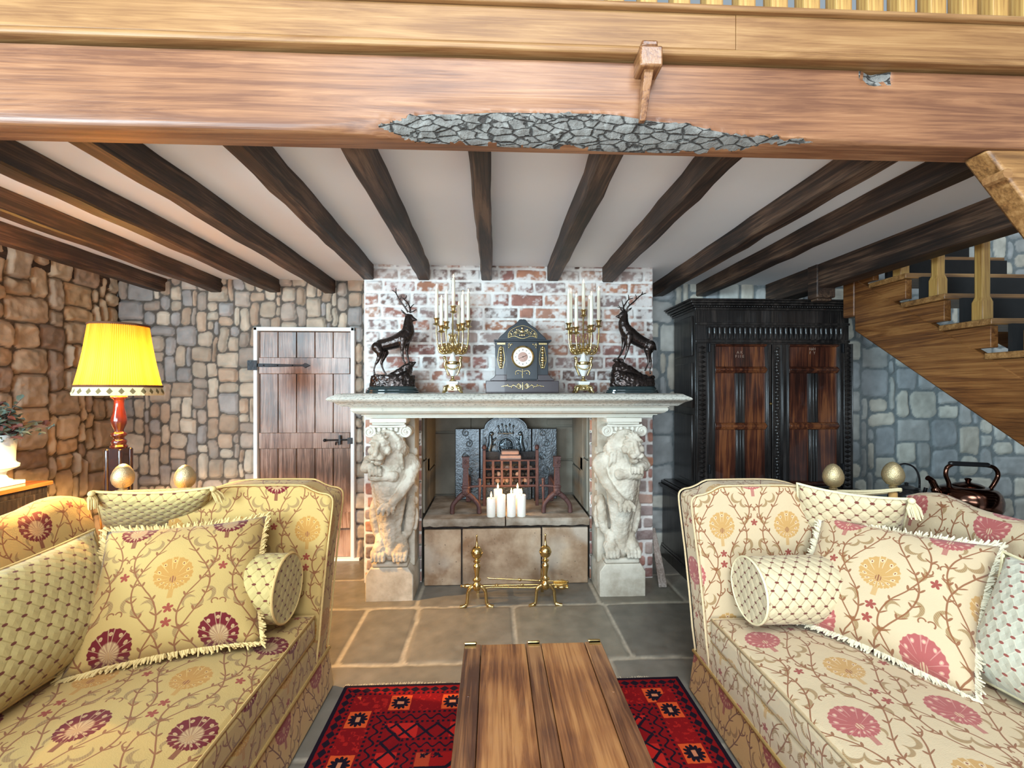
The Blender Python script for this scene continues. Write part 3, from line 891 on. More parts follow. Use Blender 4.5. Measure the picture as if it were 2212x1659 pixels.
for i in range(nx + 1):
    x = X0B + (X1B - X0B) * i / nx
    d = interp(x, depth); zt_ = min(interp(x, top_line), ZB1 - .02); zt_ = max(zt_, ZB0 + .006)
    yb = YF + d
    bark = bx(800, 0).x < x < bx(1775, 0).x
    pts = []
    for k in range(rows_f):
        z = ZB1 + (zt_ - ZB1) * k / rows_f
        y = YF + 0.003 * (fbm(np.array(x * 3.0), np.array(z * 12), 5, 3) - .5)
        y += 0.012 * max(0, (k / rows_f - .55) / .45) ** 2 * max(0, min(1, (x - bx(720, 0).x) * 3, (bx(1850, 0).x - x) * 3))
        # a knot hole near the right hand end
        kx, kz = W(1892, 166, YF).x, W(1892, 166, YF).z
        rk = math.hypot((x - kx) / .056, (z - kz) / .030)
        if rk < 1: y += 0.022 * (1 - rk ** 2) * (0.6 + 0.8 * float(fbm(np.array(x * 60), np.array(z * 60), 8, 3)))
        pts.append((y, z))
    y0 = pts[-1][0]
    for k in range(rows_w + 1):
        t = k / rows_w
        a = t * PI / 2
        y = y0 + (yb - y0) * (1 - math.cos(a)) * 0.55 + (yb - y0) * 0.45 * t; z = zt_ + (ZB0 - zt_) * (math.sin(a) * .3 + t * .7)
        if bark and 0 < k < rows_w:
            nb = float(fbm(np.array(x * 28), np.array(z * 55), 19, 4)) - .5; nc = float(fbm(np.array(x * 75), np.array(z * 130), 23, 2)) - .5
            e = min(1, (x - bx(800, 0).x) * 8, (bx(1775, 0).x - x) * 8)
            y -= (nb * .034 + nc * .020 + .004) * e; z += (nb * .010 + nc * .006) * e
        pts.append((y, z))
    for k in range(1, rows_b + 1):
        pts.append((yb + (YBK - yb) * k / rows_b, ZB0))
    pts.append((YBK, ZB1))
    prof_n = len(pts)
    for y, z in pts: beam.v.append((x, y, z))
for i in range(nx):
    x = X0B + (X1B - X0B) * (i + .5) / nx
    for k in range(prof_n):
        p = (k + 1) % prof_n
        ztop = None
        xa, xb = bx(812, 0).x, bx(1768, 0).x; env = min((x - xa) / .16, (xb - x) / .40, 1.0)
        jag = .25 * (float(fbm(np.array(x * 30), np.array(k * .7), 41, 2)) - .5)
        kz_ = ZB1 + (zt_ - ZB1) * (k + .5) / rows_f
        knot = k < rows_f and math.hypot((x - kx) / .046, (kz_ - kz) / .022) < 1 + .3 * math.sin(x * 190)
        barkf = knot or rows_f <= k < rows_f + rows_w and env > 0 and abs((k - rows_f + .5) / rows_w - .45) < .6 * max(0, env) ** .6 + jag - .05
        beam.f.append((i * prof_n + k, i * prof_n + p, (i + 1) * prof_n + p, (i + 1) * prof_n + k)); beam.mi.append(1 if barkf else 0)
beam.f.append(tuple(range(prof_n))); beam.mi.append(0); beam.f.append(tuple(nx * prof_n + k for k in range(prof_n))); beam.mi.append(0)
gb = structure(beam.build('great_beam', [M_BEAM, M_BARK], smooth=50))
# through tenon with its wedge
pk = MB(); c = W(1393, 150, YF)
pk.box(-.035, .035, -.06, .02, -.032, .03).box(-.028, .022, -.055, .02, .03, .05)
pk.build('tenon', M_CHEST_D, gb, loc=(c.x, YF, c.z), bevel=.006)
wd = MB().add([(-.016, -.045, .0), (.014, -.045, 0), (.014, -.012, 0), (-.016, -.012, 0), (-.024, -.025, -.155), (-.006, -.025, -.155), (-.006, -.008, -.155), (-.024, -.008, -.155)],
              [(0, 1, 2, 3), (7, 6, 5, 4), (0, 4, 5, 1), (1, 5, 6, 2), (2, 6, 7, 3), (3, 7, 4, 0)])
wd.build('wedge', M_CHEST_D, gb, loc=(c.x, YF, c.z - .02), bevel=.002)

# ------------------------------------------------------------------ landing edge and balustrade
EX0, EX1 = -2.3, 2.6
nose = MB().sweep_x([(1.324, 2.430), (1.42, 2.430), (1.42, 2.457), (1.334, 2.457), (1.324, 2.451), (1.320, 2.441)], EX0, EX1)
fas = MB()
for a, b_ in ((EX0, W(1598, 60, 1.31).x), (W(1598, 60, 1.31).x + .0015, EX1)):
    fas.box(a, b_, 1.332, 1.38, 2.458, 2.566)
ls = thing('landing_balustrade', 'pale oak landing edge and baluster rail running above the great beam', 'balustrade', (0, 1.31, 2.430))
def rel(o, root):
    o.location = -Vector(root.location); return o
rel(nose.build('nosing', M_PALEOAK, ls, bevel=.004), ls)
rel(fas.build('fascia', M_PALEOAK, ls, bevel=.0015), ls)
rel(MB().sweep_x([(1.316, 2.567), (1.42, 2.567), (1.42, 2.588), (1.324, 2.588), (1.316, 2.582)], EX0, EX1).build('base_rail', M_PALEOAK, ls, bevel=.005), ls)
k = 0
x = -2.2
while x < 2.55:
    b_ = MB().box(-.026, .026, -.024, .024, 0, .12).box(-.026, .026, -.024, .024, .72, .84)
    b_.box(-.018, .018, -.018, .018, .12, .72)
    b_.build('baluster', M_PALEOAK_Z, ls, loc=(x, 1.352 - 1.31, 2.588 - 2.430), bevel=.003)
    x += .103
rel(MB().box(EX0, EX1, 1.32, 1.40, 3.428, 3.486).build('handrail', M_PALEOAK, ls, bevel=.012), ls)
# oak post and knee brace under the beam's right end
br = thing('knee_brace', 'golden oak knee brace pegged under the right end of the great beam', 'brace', (2.0, 1.40, 1.7))
poly = [(W(2126, 348, 1.37).x, 2.186), (W(2126, 348, 1.37).x + .19, 2.188), (2.219, 1.72), (2.219, 1.44)]
bp_ = MB().prism([(a - 2.0, z - 1.7) for a, z in poly][::-1], -.04, .04)
bp_.build('timber', M_STAIR_X, br, bevel=.01)
pg = W(2168, 378, 1.35)
MB().tube([(pg.x - 2.0, -.062, pg.z - 1.7), (pg.x - 2.0, .0, pg.z - 1.7)], .017, 8).build('peg', M_PALEOAK, br, smooth=40)
po = thing('oak_post', 'square oak post at the right end of the great beam', 'post', (2.285, 1.40, 0))
MB().box(-.065, .065, -.065, .065, 0, 2.19).build('shaft', M_STAIR, po, bevel=.01)
MB().box(-.085, .085, -.085, .085, 0, .12).build('plinth', M_STAIR, po, bevel=.01)

# ------------------------------------------------------------------ stairs
st = thing('staircase', 'open oak staircase climbing towards the back wall beside the tall cupboard', 'staircase', (2.62, 2.0, 0))
SX0, SX1 = 2.60, 3.50
M_GAP_SHADE = plain('stair gap shade', (.012, .011, .011), .9, vary=.4)  # near-black colour stands in for shade between the open treads
def zs(y): return 2.21 + (y - 3.06) * 0.746      # top line of the string
for sx in (SX0, SX1):
    m = MB()
    ys = [3.06, 0.30]
    P = [(3.06, zs(3.06)), (3.06, zs(3.06) - .375), (0.25 + .2, max(zs(.45) - .375, 0.0)), (.1, 0.0), (.1, max(0.02, zs(.1)))]
    P = [(y - 2.0, z) for y, z in P]
    vs = [(sx - 2.62, y, z) for y, z in P] + [(sx + .05 - 2.62, y, z) for y, z in P]; n = len(P)
    m.add(vs, [tuple(range(n)), tuple(range(2 * n - 1, n - 1, -1))] + [(i, (i + 1) % n, (i + 1) % n + n, i + n) for i in range(n)])
    m.build('string', M_STAIR, st, bevel=.008)
for k in range(-1, 11):
    yf, zt_ = 2.65 - .238 * k, 2.143 - .181 * k
    if zt_ < .15: break
    MB().box(SX0 - .015 - 2.62, SX1 + .03 - 2.62, yf - 2.0, yf + .275 - 2.0, zt_ - .034, zt_).build('tread', M_STAIR_X, st, bevel=.005)
    MB().box(SX0 + .052 - 2.62, SX1 - .002 - 2.62, yf + .20 - 2.0, yf + .22 - 2.0, zt_, zt_ + .147).build('gap_shade_board', M_GAP_SHADE, st)  # added board carrying the dark of the open gap
    for sx in (SX0 + .004, SX1 + .004):
        MB().box(sx - 2.62, sx + .042 - 2.62, yf + .02 - 2.0, yf + .268 - 2.0, zs(yf + .268) - .12, zt_ - .036).build('bracket', M_STAIR, st, bevel=.003)
    # chamfered baluster
    m = MB()
    prof = [(.031, 0), (.031, .10), (.023, .13), (.023, .78), (.031, .81), (.031, .90)]
    vs, fs = [], []
    for r, z in prof:
        for sxx, syy in ((-1, -1), (1, -1), (1, 1), (-1, 1)): vs.append((sxx * r, syy * r, z))
    for j in range(len(prof) - 1):
        for q in range(4):
            p = (q + 1) % 4; fs.append((j * 4 + q, j * 4 + p, j * 4 + 4 + p, j * 4 + 4 + q))
    fs += [(3, 2, 1, 0), tuple(20 + q for q in range(4))]
    m.add(vs, fs).build('baluster', M_PALEOAK_Z, st, loc=(SX0 + .05 - 2.62, yf + .10 - 2.0, zt_), bevel=.007)
ha, hb = (2.9, 2.33 + .93), (0.2, 2.33 + .93 - 2.7 * .7605)
m = MB()
vs = [(x, y - 2.0, z + dz) for (y, z) in (ha, hb) for x, dz in ((-.0, 0), (.06, 0), (.06, .06), (-.0, .06))]
m.add(vs, [(0, 1, 2, 3), (7, 6, 5, 4), (0, 4, 5, 1), (1, 5, 6, 2), (2, 6, 7, 3), (3, 7, 4, 0)]).build('handrail', M_PALEOAK, st, bevel=.012)
MB().box(2.595 - 2.62, 2.68 - 2.62, 3.06 - 2.0, 3.16 - 2.0, 1.94, 2.60).build('newel_post', M_STAIR, st, bevel=.008)
# hanging post on the trimmer
hp = thing('hanging_post', 'short dark oak drop post tenoned into the trimmer beam above the cupboard', 'post', (2.40, 3.14, 2.08))
MB().box(-.055, .085, -.05, .05, 0, .26).build('block', M_JOIST, hp, bevel=.008)
MB().box(-.04, .07, -.035, .035, -.02, 0).build('tip', M_JOIST, hp, bevel=.006)
# ------------------------------------------------------------------ firebox (part of the chimney)
HZ = 0.49                                                   # hearth top
BY = 3.88
fbx = MB()
fbx.box(OX0 - .12, OX0, YC - .0, BY + .1, 0, 1.4).box(OX1, OX1 + .12, YC, BY + .1, 0, 1.4).box(OX0 - .1, OX1 + .1, BY, BY + .12, 0, 1.4)
fbx.box(OX0 - .1, OX1 + .1, YC + .02, BY + .1, 1.36, 1.45)
structure(fbx.build('firebox_wall', M_SOOT, bevel=.004))
cs = MB()
for a, c, z0, z1 in ((OX0, OX0 + .33, 1.05, 1.33), (OX0, OX0 + .28, .50, 1.03), (.47, OX1, 1.10, 1.15), (.47, OX1, 1.17, 1.34), (.55, OX1, .80, 1.085), (.55, OX1, .50, .785)):
    cs.box(a + .005, c - .005, BY - .02, BY, z0, z1)
for x0, x1 in ((OX0, OX0 + .018), (OX1 - .018, OX1)):
    for y0, y1, z0, z1 in ((YC + .02, 3.5, .50, .88), (3.51, BY - .02, .50, .76), (YC + .02, 3.40, .895, 1.33), (3.41, BY - .02, .775, 1.33)):
        cs.box(x0, x1, y0, y1, z0, z1)
structure(cs.build('firebox_wall.001', M_SOOT, bevel=.006))

def slab_fn(b):
    v = coords(); n = noise(v, 6, 5, 0.6); f = noise(v, 50, 4, 0.7)
    c = mixc(step(0.3, 0.7, n), (0.17, 0.125, 0.085), (0.36, 0.31, 0.25))
    setp(b, color=c, rough=0.8, spec=0.25, normal=bump(f + n, 0.4, 0.006))
M_SLAB = material('hearth slab', slab_fn)
# raised stone hearth: riser blocks and two thick top slabs
he = thing('raised_hearth', 'raised sandstone hearth of two slabs on three blocks inside the fireplace', 'hearth', (0.10, 3.17, 0))
xs = [W(912, 1200, 3.17).x, W(997, 1200, 3.17).x, W(1170, 1200, 3.17).x, W(1282, 1200, 3.17).x]
xs[0], xs[3] = OX0 + .022, OX1 - .022
hx0, hx1 = xs[0], xs[3]
for i in range(3):
    g0 = .004 if i == 0 else .006; g1 = .004
    rel(MB().box(xs[i] + g0, xs[i + 1] - g1, 3.17, 3.36, 0.005, .405 + .003 * i).build('riser_block', M_SAND, he, bevel=.008, seg=3), he)
rel(MB().box(hx0, hx1, 3.20, 3.35, 0.004, .42).build('backing', M_EBONY, he), he)
xm = W(1092, 1115, 3.16).x
for a, c in ((hx0, xm - .004), (xm + .004, hx1)):
    m = MB()
    n = 24
    for i in range(n + 1):
        x = a + (c - a) * i / n
        w = (float(fbm(np.array(x * 22.), np.array(a * 9), 4, 3)) - .5) * .016
        for y, z in ((3.145 + w, HZ), (3.135 + w, HZ - .02), (3.143 - w * .5, HZ - .055 + w), (3.30, HZ - .06), (BY - .024, HZ - .06), (BY - .024, HZ)): m.v.append((x, y, z))
    for i in range(n):
        for q in range(6):
            p = (q + 1) % 6; m.f.append((i * 6 + q, i * 6 + p, i * 6 + 6 + p, i * 6 + 6 + q)); m.mi.append(0)
    m.f += [tuple(range(6)), tuple(n * 6 + q for q in range(6))]; m.mi += [0, 0]
    rel(m.build('top_slab', M_SLAB, he, bevel=.004), he)

# ------------------------------------------------------------------ carved stone chimneypiece
cp = thing('stone_chimneypiece', 'carved pale stone chimneypiece with crouching lion supports and a deep mantel shelf', 'fireplace', (0.10, 3.10, 0))
def CP(o): return rel(o, cp)
MX0, MX1 = W(703, 855, 2.78).x, W(1497, 855, 2.78).x
MT = W(1106, 850, 2.80).z                                   # mantel top
def molding(name, mat, x0, x1, yfront, prof, ybk=3.236):
    """prof: [(out, z)] top to bottom, 'out' = projection in front of yfront; the ends return with the same section"""
    m = MB(); vs = []
    for o_, z in prof:
        vs += [(x0 - o_, ybk, z), (x0 - o_, yfront - o_, z), (x1 + o_, yfront - o_, z), (x1 + o_, ybk, z)]
    n = len(prof); fs = []
    for j in range(n - 1):
        for q in range(3): fs.append((j * 4 + q, j * 4 + q + 1, j * 4 + 5 + q, j * 4 + 4 + q))
        fs.append((j * 4 + 3, j * 4, j * 4 + 4, j * 4 + 7))
    fs += [(0, 1, 2, 3), tuple((n - 1) * 4 + q for q in (3, 2, 1, 0))]
    m.add(vs, fs)
    return CP(m.build(name, mat, cp, smooth=35))
molding('mantel_shelf', M_WEATHER, MX0 + .12, MX1 - .12, 2.90,
        [(.055, MT), (.075, MT - .004), (.085, MT - .012), (.112, MT - .026), (.120, MT - .036), (.112, MT - .046), (.085, MT - .056), (.055, MT - .078), (.05, MT - .082), (.03, MT - .084)])
molding('bed_moulding', M_CAST, MX0 + .20, MX1 - .20, 2.97,
        [(.085, MT - .083), (.088, MT - .090), (.078, MT - .094), (.083, MT - .103), (.080, MT - .115), (.066, MT - .127), (.045, MT - .137), (.028, MT - .141), (.028, MT - .146), (.006, MT - .148), (.002, MT - .165)])
CZ = MT - .164                                              # underside of the mantel
def curl(c, r0, turns, s, z_axis=False):
    pts = []
    for k in range(int(turns * 20) + 1):
        t = k / 20.0; a = PI / 2 - s * 2 * PI * t; r = r0 * (1 - 0.80 * t / turns)
        pts.append((c[0] + r * math.cos(a), c[1], c[2] + r * math.sin(a)))
    return pts
def support(cx, s):
    """one lion support; s = -1 turns the lion to the left, +1 mirrors it"""
    def X(x): return cx + (x if s < 0 else -x)
    def P(x, y, z): return (X(x), 3.10 + y, z)
    # plinth with sloping shoulders
    pl = MB()
    w = .157
    pl.prism([(X(-w), 0), (X(w), 0), (X(w), .175), (X(.120), .225), (X(-.125), .225), (X(-w), .175)], 2.952, 3.236)
    CP(pl.build('plinth', M_CAST_W, cp, bevel=.006, seg=3))
    CP(MB().box(cx - .105, cx + .150 if s < 0 else cx + .105, 3.06, 3.236, .2, CZ).build('pilaster', M_CAST_W, cp, bevel=.004) if s < 0 else
       MB().box(cx - .150, cx + .105, 3.06, 3.236, .2, CZ).build('pilaster', M_CAST_W, cp, bevel=.004))
    CP(MB().box(cx - .120, cx + .120, 2.955, 3.1, .226, .262).build('torus', M_CAST_W, cp, bevel=.014, seg=4))
    # capital: abacus, echinus and two volutes
    cap = MB()
    cap.box(cx - .120, cx + .120, 2.915, 3.236, CZ - .030, CZ).box(cx - .108, cx + .108, 2.93, 3.2, CZ - .046, CZ - .028)
    cap.box(cx - .10, cx + .10, 2.925, 3.2, CZ - .098, CZ - .05)
    cap.box(cx - .12, cx + .12, 2.905, 2.95, CZ - .060, CZ - .048)
    CP(cap.build('capital', M_CAST, cp, bevel=.005))
    vol = MB()
    for q in (-1, 1):
        c = (cx + q * .118, 2.915, CZ - .088)
        pts = curl(c, .040, 1.8, -q)
        vol.tube(pts, [.0085 * (1 - .5 * i / len(pts)) for i in range(len(pts))], 8)
        vol.lathe([(.036, -.05), (.036, .05)], n=20, mat=Matrix.Translation((c[0], 2.965, c[2])) @ Matrix.Rotation(PI / 2, 4, 'X')).ball((c[0], 2.912, c[2]), .009, 10, 6)
        for k in range(2):
            vol.ball((cx + q * (.022 + .034 * k), 2.918, CZ - .073), (.013, .010, .018), 10, 8)
    vol.tube(bez([(cx - .118, 2.913, CZ - .050), (cx, 2.910, CZ - .054), (cx + .118, 2.913, CZ - .050)]), .007)
    vol.tube(bez([(cx - .08, 2.915, CZ - .098), (cx, 2.908, CZ - .104), (cx + .08, 2.915, CZ - .098)]), .008)
    CP(vol.build('volute', M_CAST, cp, smooth=50))
    # the lion and the tapering console it grows from, one carved surface
    b = MB()
    b.chain([P(0, -.075, .30), P(0, -.085, .42), P(0, -.095, .52), P(0, -.110, .63), P(0, -.125, .74), P(0, -.13, .84), P(.0, -.11, .93)], [.060, .064, .074, .090, .106, .112, .108], 18)
    for q in (-1, 1):                                        # side ribs of the console
        b.chain([P(q * .05, -.10, .36), P(q * .055, -.12, .50), P(q * .085, -.14, .66), P(q * .10, -.15, .80)], [.020, .020, .022, .022])
    b.cap(P(-.085, -.215, .850), P(.045, -.225, .850), .036, .036, 14)   # scroll
    b.cap(P(-.085, -.215, .850), P(-.10, -.21, .850), .024, .020)
    # chest, shoulders, mane
    b.ball(P(.01, -.10, .95), (.125, .10, .10))
    b.ball(P(.125, -.085, .905), (.060, .075, .075)); b.ball(P(-.115, -.08, .92), (.055, .07, .07))
    b.ball(P(0, -.13, 1.05), (.105, .115, .110))
    r2 = random.Random(5)
    for k in range(26):
        a = -2.6 + 5.2 * k / 25
        x, z = math.sin(a) * .100, 1.045 + math.cos(a) * .095
        b.chain([P(x * .75, -.20, z - .005), P(x * 1.05, -.17, z - .02), P(x * 1.18 + r2.uniform(-.01, .01), -.12, z - .05)], [.016, .015, .008], 8)
    for k in range(9):
        x = -.09 + .0225 * k
        b.chain([P(x, -.20, .98), P(x * 1.05, -.20, .935), P(x * 1.08 + .006, -.18, .895)], [.015, .014, .007], 8)
    tw = Vector((-.030, 0, 0))
    F = lambda x, y, z: P(x - .028 - .30 * (y + .20) * -0.35, y, z)
    b.ball(F(0, -.235, 1.045), (.062, .065, .070)); b.ball(F(0, -.285, .992), (.044, .050, .036)); b.ball(F(0, -.275, .950), (.032, .036, .022))
    b.chain([F(0, -.290, 1.070), F(0, -.312, 1.035), F(0, -.330, 1.005)], [.018, .016, .020])
    for q in (-1, 1):
        b.chain([F(q * .012, -.288, 1.078), F(q * .036, -.282, 1.084), F(q * .058, -.262, 1.072)], [.011, .013, .009], 8)     # brow
        b.ball(F(q * .030, -.284, 1.056), (.013, .012, .010)); b.ball(F(q * .024, -.318, .985), (.024, .024, .020))
        b.ball(F(q * .052, -.258, 1.020), (.024, .03, .028)); b.ball(P(q * .095 - .01, -.165, 1.115), (.026, .018, .030))
    for k in range(5):                                        # acanthus lock on the brow
        a = -.9 + .45 * k
        b.chain([F(0, -.275, 1.075), F(math.sin(a) * .030, -.275, 1.075 + math.cos(a) * .042), F(math.sin(a) * .060, -.245, 1.07 + math.cos(a) * .066)], [.010, .012, .007], 8)
    # resting paw on the scroll
    b.chain([P(-.135, -.10, .93), P(-.145, -.17, .895), P(-.095, -.225, .905)], [.046, .036, .032])
    for k in range(4): b.chain([P(-.100 + .020 * k, -.235, .905), P(-.096 + .022 * k, -.262, .890 - .003 * k), P(-.094 + .022 * k, -.262, .865)], [.0145, .0125, .009], 8)
    # arm that reaches down across the front
    b.chain([P(.150, -.10, .895), P(.135, -.165, .81), P(.085, -.215, .73), P(.040, -.235, .675)], [.050, .038, .031, .027], 14)
    for k in range(4): b.chain([P(.050 - .022 * k, -.238, .668), P(.046 - .030 * k, -.250, .640), P(.046 - .031 * k, -.246, .606 + .006 * abs(k - 1.5))], [.0155, .0145, .011], 8)
    # curling tails beside the console
    for q, o_ in ((-1, 0), (1, .01)):
        b.chain([P(q * (.115 + o_), -.03, .66), P(q * (.118 + o_), -.065, .60), P(q * (.112 + o_), -.07, .52), P(q * (.098 + o_), -.07, .44), P(q * .085, -.07, .40)], [.024, .034, .036, .030, .022])
    b.chain([P(.150, -.02, .58), P(.155, -.035, .52), P(.150, -.04, .46)], [.016, .022, .018])
    for k in range(5): b.ball(P(.150, -.025 + .002 * k, .98 - .085 * k), (.020, .020, .030))
    # paws on the base
    for q in (-1, 1):
        b.ball(P(q * .072, -.105, .335), (.052, .055, .052)); b.cap(P(q * .060, -.085, .40), P(q * .070, -.10, .34), .048, .045)
        for k in range(4):
            x = q * .072 + (k - 1.5) * .024
            b.chain([P(x, -.130, .330), P(x, -.158, .312), P(x, -.164, .282)], [.0165, .0165, .0135], 8)
    b.ball(P(0, -.110, .320), (.045, .045, .060))
    CP(fused('carved_lion', b, M_CAST_W, cp, .0046, 1, lambda c: .0034 * (mnoise.noise(c * 38) + .7 * mnoise.noise(c * 95))))
def cast_w_fn(b):
    v = coords(); n = noise(v, 7, 5, 0.6); f = noise(v, 90, 4, 0.7)
    c = mixc(step(0.3, 0.7, n), (0.36, 0.30, 0.225), (0.60, 0.545, 0.45))
    setp(b, color=c, rough=0.85, spec=0.2, normal=bump(f, 0.35, 0.004))
M_CAST_W = material('aged cast stone', cast_w_fn)
support(-.690, -1)
support(0.880, 1)

# ------------------------------------------------------------------ fireback
fk = thing('fireback', 'dark cast iron fireback with arched crest and relief shield behind the grate', 'fireback', (0.07, 3.72, HZ))
def fp(px, py): p = W(px, py, 3.70); return p.x - .07, p.z - HZ
fa, fz = fp(1037, 926); fb2, _ = fp(1148, 926); wl_, _ = fp(983, 926); wr_, _ = fp(1203, 926); _, ftop = fp(1095, 897)
pl = MB()
def arch_poly(a, c, zside, ztop, n=18):
    m_ = (a + c) / 2; ins = (c - a) * .075; r = (c - a) / 2 - ins; out = [(a, 0), (c, 0), (c, zside), (c - ins, zside + .004)]
    for k in range(1, n):
        t = PI * k / n; out.append((m_ + r * math.cos(t), zside + .004 + (ztop - zside - .004) * math.sin(t)))
    return out + [(a + ins, zside + .004), (a, zside)]
pl.prism(arch_poly(fa, fb2, fz, ftop), -.035, .0)
pl.build('centre_plate', M_FIREBACK, fk, bevel=.006)
for a, c in ((wl_, fa - .004), (fb2 + .004, wr_)):
    MB().box(a, c, -.018, .012, 0, fz).build('wing_plate', M_FIREBACK, fk, bevel=.005)
    m = MB()
    for zz in (.30, .42, .52): m.lathe([(.001, .004), (.014, .003), (.016, 0)], n=16, mat=Matrix.Translation(((a + c) / 2, -.018, zz)) @ Matrix.Rotation(PI / 2, 4, 'X'))
    for zz, q in ((.24, 1), (.36, -1), (.47, 1), (.56, -1)):
        m.tube([(x, y, z) for x, y, z in curl(((a + c) / 2 + q * .012, -.02, zz), .032, 1.4, q)], .006)
    m.build('scroll_relief', M_FIREBACK, fk, smooth=50)
m = MB(); mx_ = (fa + fb2) / 2; zc_ = fz - .145
bd = [(x * .93 + mx_ * .07, z) for x, z in arch_poly(fa + .012, fb2 - .012, fz - .01, ftop - .016)]
m.tube([(x, -.037, z) for x, z in bd[1:]] + [(bd[0][0], -.037, .02)], .006, 6)
for r in (.094, .074): m.tube([(mx_ + r * .86 * math.cos(t), -.037, zc_ + r * math.sin(t)) for t in np.linspace(0, 2 * PI, 40)], .0065, 6)
m.ball((mx_, -.035, zc_), (.058, .014, .066)).cap((mx_, -.05, zc_ - .06), (mx_, -.05, zc_ + .06), .006, .006).cap((mx_ - .055, -.05, zc_), (mx_ + .055, -.05, zc_), .006, .006)
for qx, qz in ((-1, 1), (1, 1), (-1, -1), (1, -1)):
    for k in range(3): m.ball((mx_ + qx * (.014 + .012 * k), -.048, zc_ + qz * (.018 + .010 * ((k * 2) % 3))), (.008, .006, .011), 8, 6)
for k in range(5):                                            # crown
    x = mx_ - .05 + .025 * k
    m.cap((x, -.04, zc_ + .115), (x * 1.0 + (x - mx_) * .25, -.042, zc_ + .155 + .012 * (k % 2)), .009, .006).ball((x + (x - mx_) * .28, -.042, zc_ + .168 + .012 * (k % 2)), .010, 8, 6)
m.cap((mx_ - .06, -.04, zc_ + .110), (mx_ + .06, -.04, zc_ + .110), .010, .010)
for q in (-1, 1):                                             # rearing supporters
    m.chain([(mx_ + q * .120, -.042, zc_ - .085), (mx_ + q * .140, -.044, zc_ - .03), (mx_ + q * .125, -.046, zc_ + .03), (mx_ + q * .130, -.046, zc_ + .085)], [.016, .022, .022, .016])
    m.ball((mx_ + q * .120, -.05, zc_ + .105), (.020, .016, .018)).cap((mx_ + q * .118, -.05, zc_ + .04), (mx_ + q * .085, -.046, zc_ + .065), .010, .007).cap((mx_ + q * .125, -.05, zc_ + .0), (mx_ + q * .090, -.046, zc_ + .015), .010, .007)
    m.chain([(mx_ + q * .12, -.045, zc_ - .09), (mx_ + q * .10, -.045, zc_ - .13), (mx_ + q * .125, -.045, zc_ - .16)], [.014, .010, .010])
    m.tube(bez([(mx_ + q * .15, -.04, zc_ - .05), (mx_ + q * .175, -.042, zc_ - .0), (mx_ + q * .165, -.042, zc_ + .05), (mx_ + q * .178, -.042, zc_ + .075)]), .006)
    m.tube(bez([(mx_ + q * .03, -.04, zc_ - .17), (mx_ + q * .09, -.042, zc_ - .150), (mx_ + q * .15, -.042, zc_ - .19)]), .009)
m.build('relief', M_FIREBACK, fk, smooth=60)

# ------------------------------------------------------------------ grate with coals, firedogs, candles
GY = 3.50
gr = thing('fire_grate', 'rusty iron fire basket with barred front in the firebox', 'grate', (W(1102, 1020, GY).x, GY, HZ))
def gp(px, py): p = W(px, py, GY); return p.x - gr.location.x, p.z - HZ
gx0, gz1 = gp(1046, 995); gx1, gz0 = gp(1160, 1049)
m = MB()
for k in range(4):
    z = gz0 + (gz1 - gz0) * k / 3; m.cap((gx0, 0, z), (gx1, 0, z), .0075 if k else .011, .0075 if k else .011, 8)
for k in range(1, 6):
    x = gx0 + (gx1 - gx0) * k / 6; m.box(x - .009, x + .009, -.010, .004, gz0, gz1)
m.build('front_bars', M_RUST, gr, smooth=40)
for x in (gx0, gx1):
    m = MB().box(x - .012, x + .012, -.014, .014, 0.0, gz1 + .085).lathe([(.0, 0), (.016, .006), (.020, .02), (.014, .036), (.0, .044)], (x, 0, gz1 + .085), 12)
    m.build('post', M_RUST, gr, bevel=.003)
m = MB().box(gx0, gx1, .15, .17, gz0, gz1 + .05)
for x in (gx0, gx1):
    for k in range(4): m.cap((x, 0, gz0 + (gz1 - gz0) * k / 3), (x, .155, gz0 + (gz1 - gz0) * k / 3), .007, .007, 6)
    m.box(x - .01, x + .01, .14, .16, 0, gz1)
for k in range(9): m.cap((gx0 + (gx1 - gx0) * k / 8, 0, gz0 + .0), (gx0 + (gx1 - gx0) * k / 8, .155, gz0), .007, .007, 6)
m.build('basket', M_IRON, gr, smooth=40)
fbk = thing('fire_brick', 'pale fire brick laid on the coals at the top of the grate', 'brick', (gr.location.x + .005, GY + .075, HZ + gz1 - .012))
b1 = MB().box(-.085, .085, -.06, .06, 0, .05); b1.build('slab', M_FIREBRICK, fbk, bevel=.010, seg=3)
b1 = MB().box(-.075, .07, -.045, .06, .05, .085); b1.build('upper_slab', M_FIREBRICK, fbk, bevel=.012, seg=3)
rc = random.Random(12)
coal_me = []
for v in range(4):
    m = MB().ball((0, 0, 0), (1, 1, 1), 9, 7)
    me_v = [Vector(p) * (1 + .30 * mnoise.noise(Vector(p) * 1.6 + Vector((v * 7, 0, 0)))) for p in m.v]; m.v = [tuple(p) for p in me_v]
    coal_me.append(m)
first = {}
for k in range(30):
    row, colm = divmod(k, 10)
    x = gx0 + .022 + (gx1 - gx0 - .044) * (colm + .5 * (row % 2) * .6 + .2) / 10; z = gz0 + .036 + row * .050
    v = k % 4; ashy = rc.random() < .45
    key = (v, ashy)
    if key not in first:
        o = coal_me[v].build('coal', M_ASH if ashy else M_COAL, smooth=60); first[key] = o
    else:
        o = first[key].copy(); COL.objects.link(o)
    s_ = rc.uniform(.016, .021)
    o.scale = (s_ * rc.uniform(.9, 1.25), s_, s_ * rc.uniform(.9, 1.2)); o.rotation_euler = [rc.uniform(0, 6) for _ in range(3)]
    o.location = (gr.location.x + x, GY + .035 + rc.uniform(0, .012), HZ + z)
    tag(o, 'lump of dark or ashy coal heaped inside the barred fire basket', 'coal', 'coals in the fire basket')

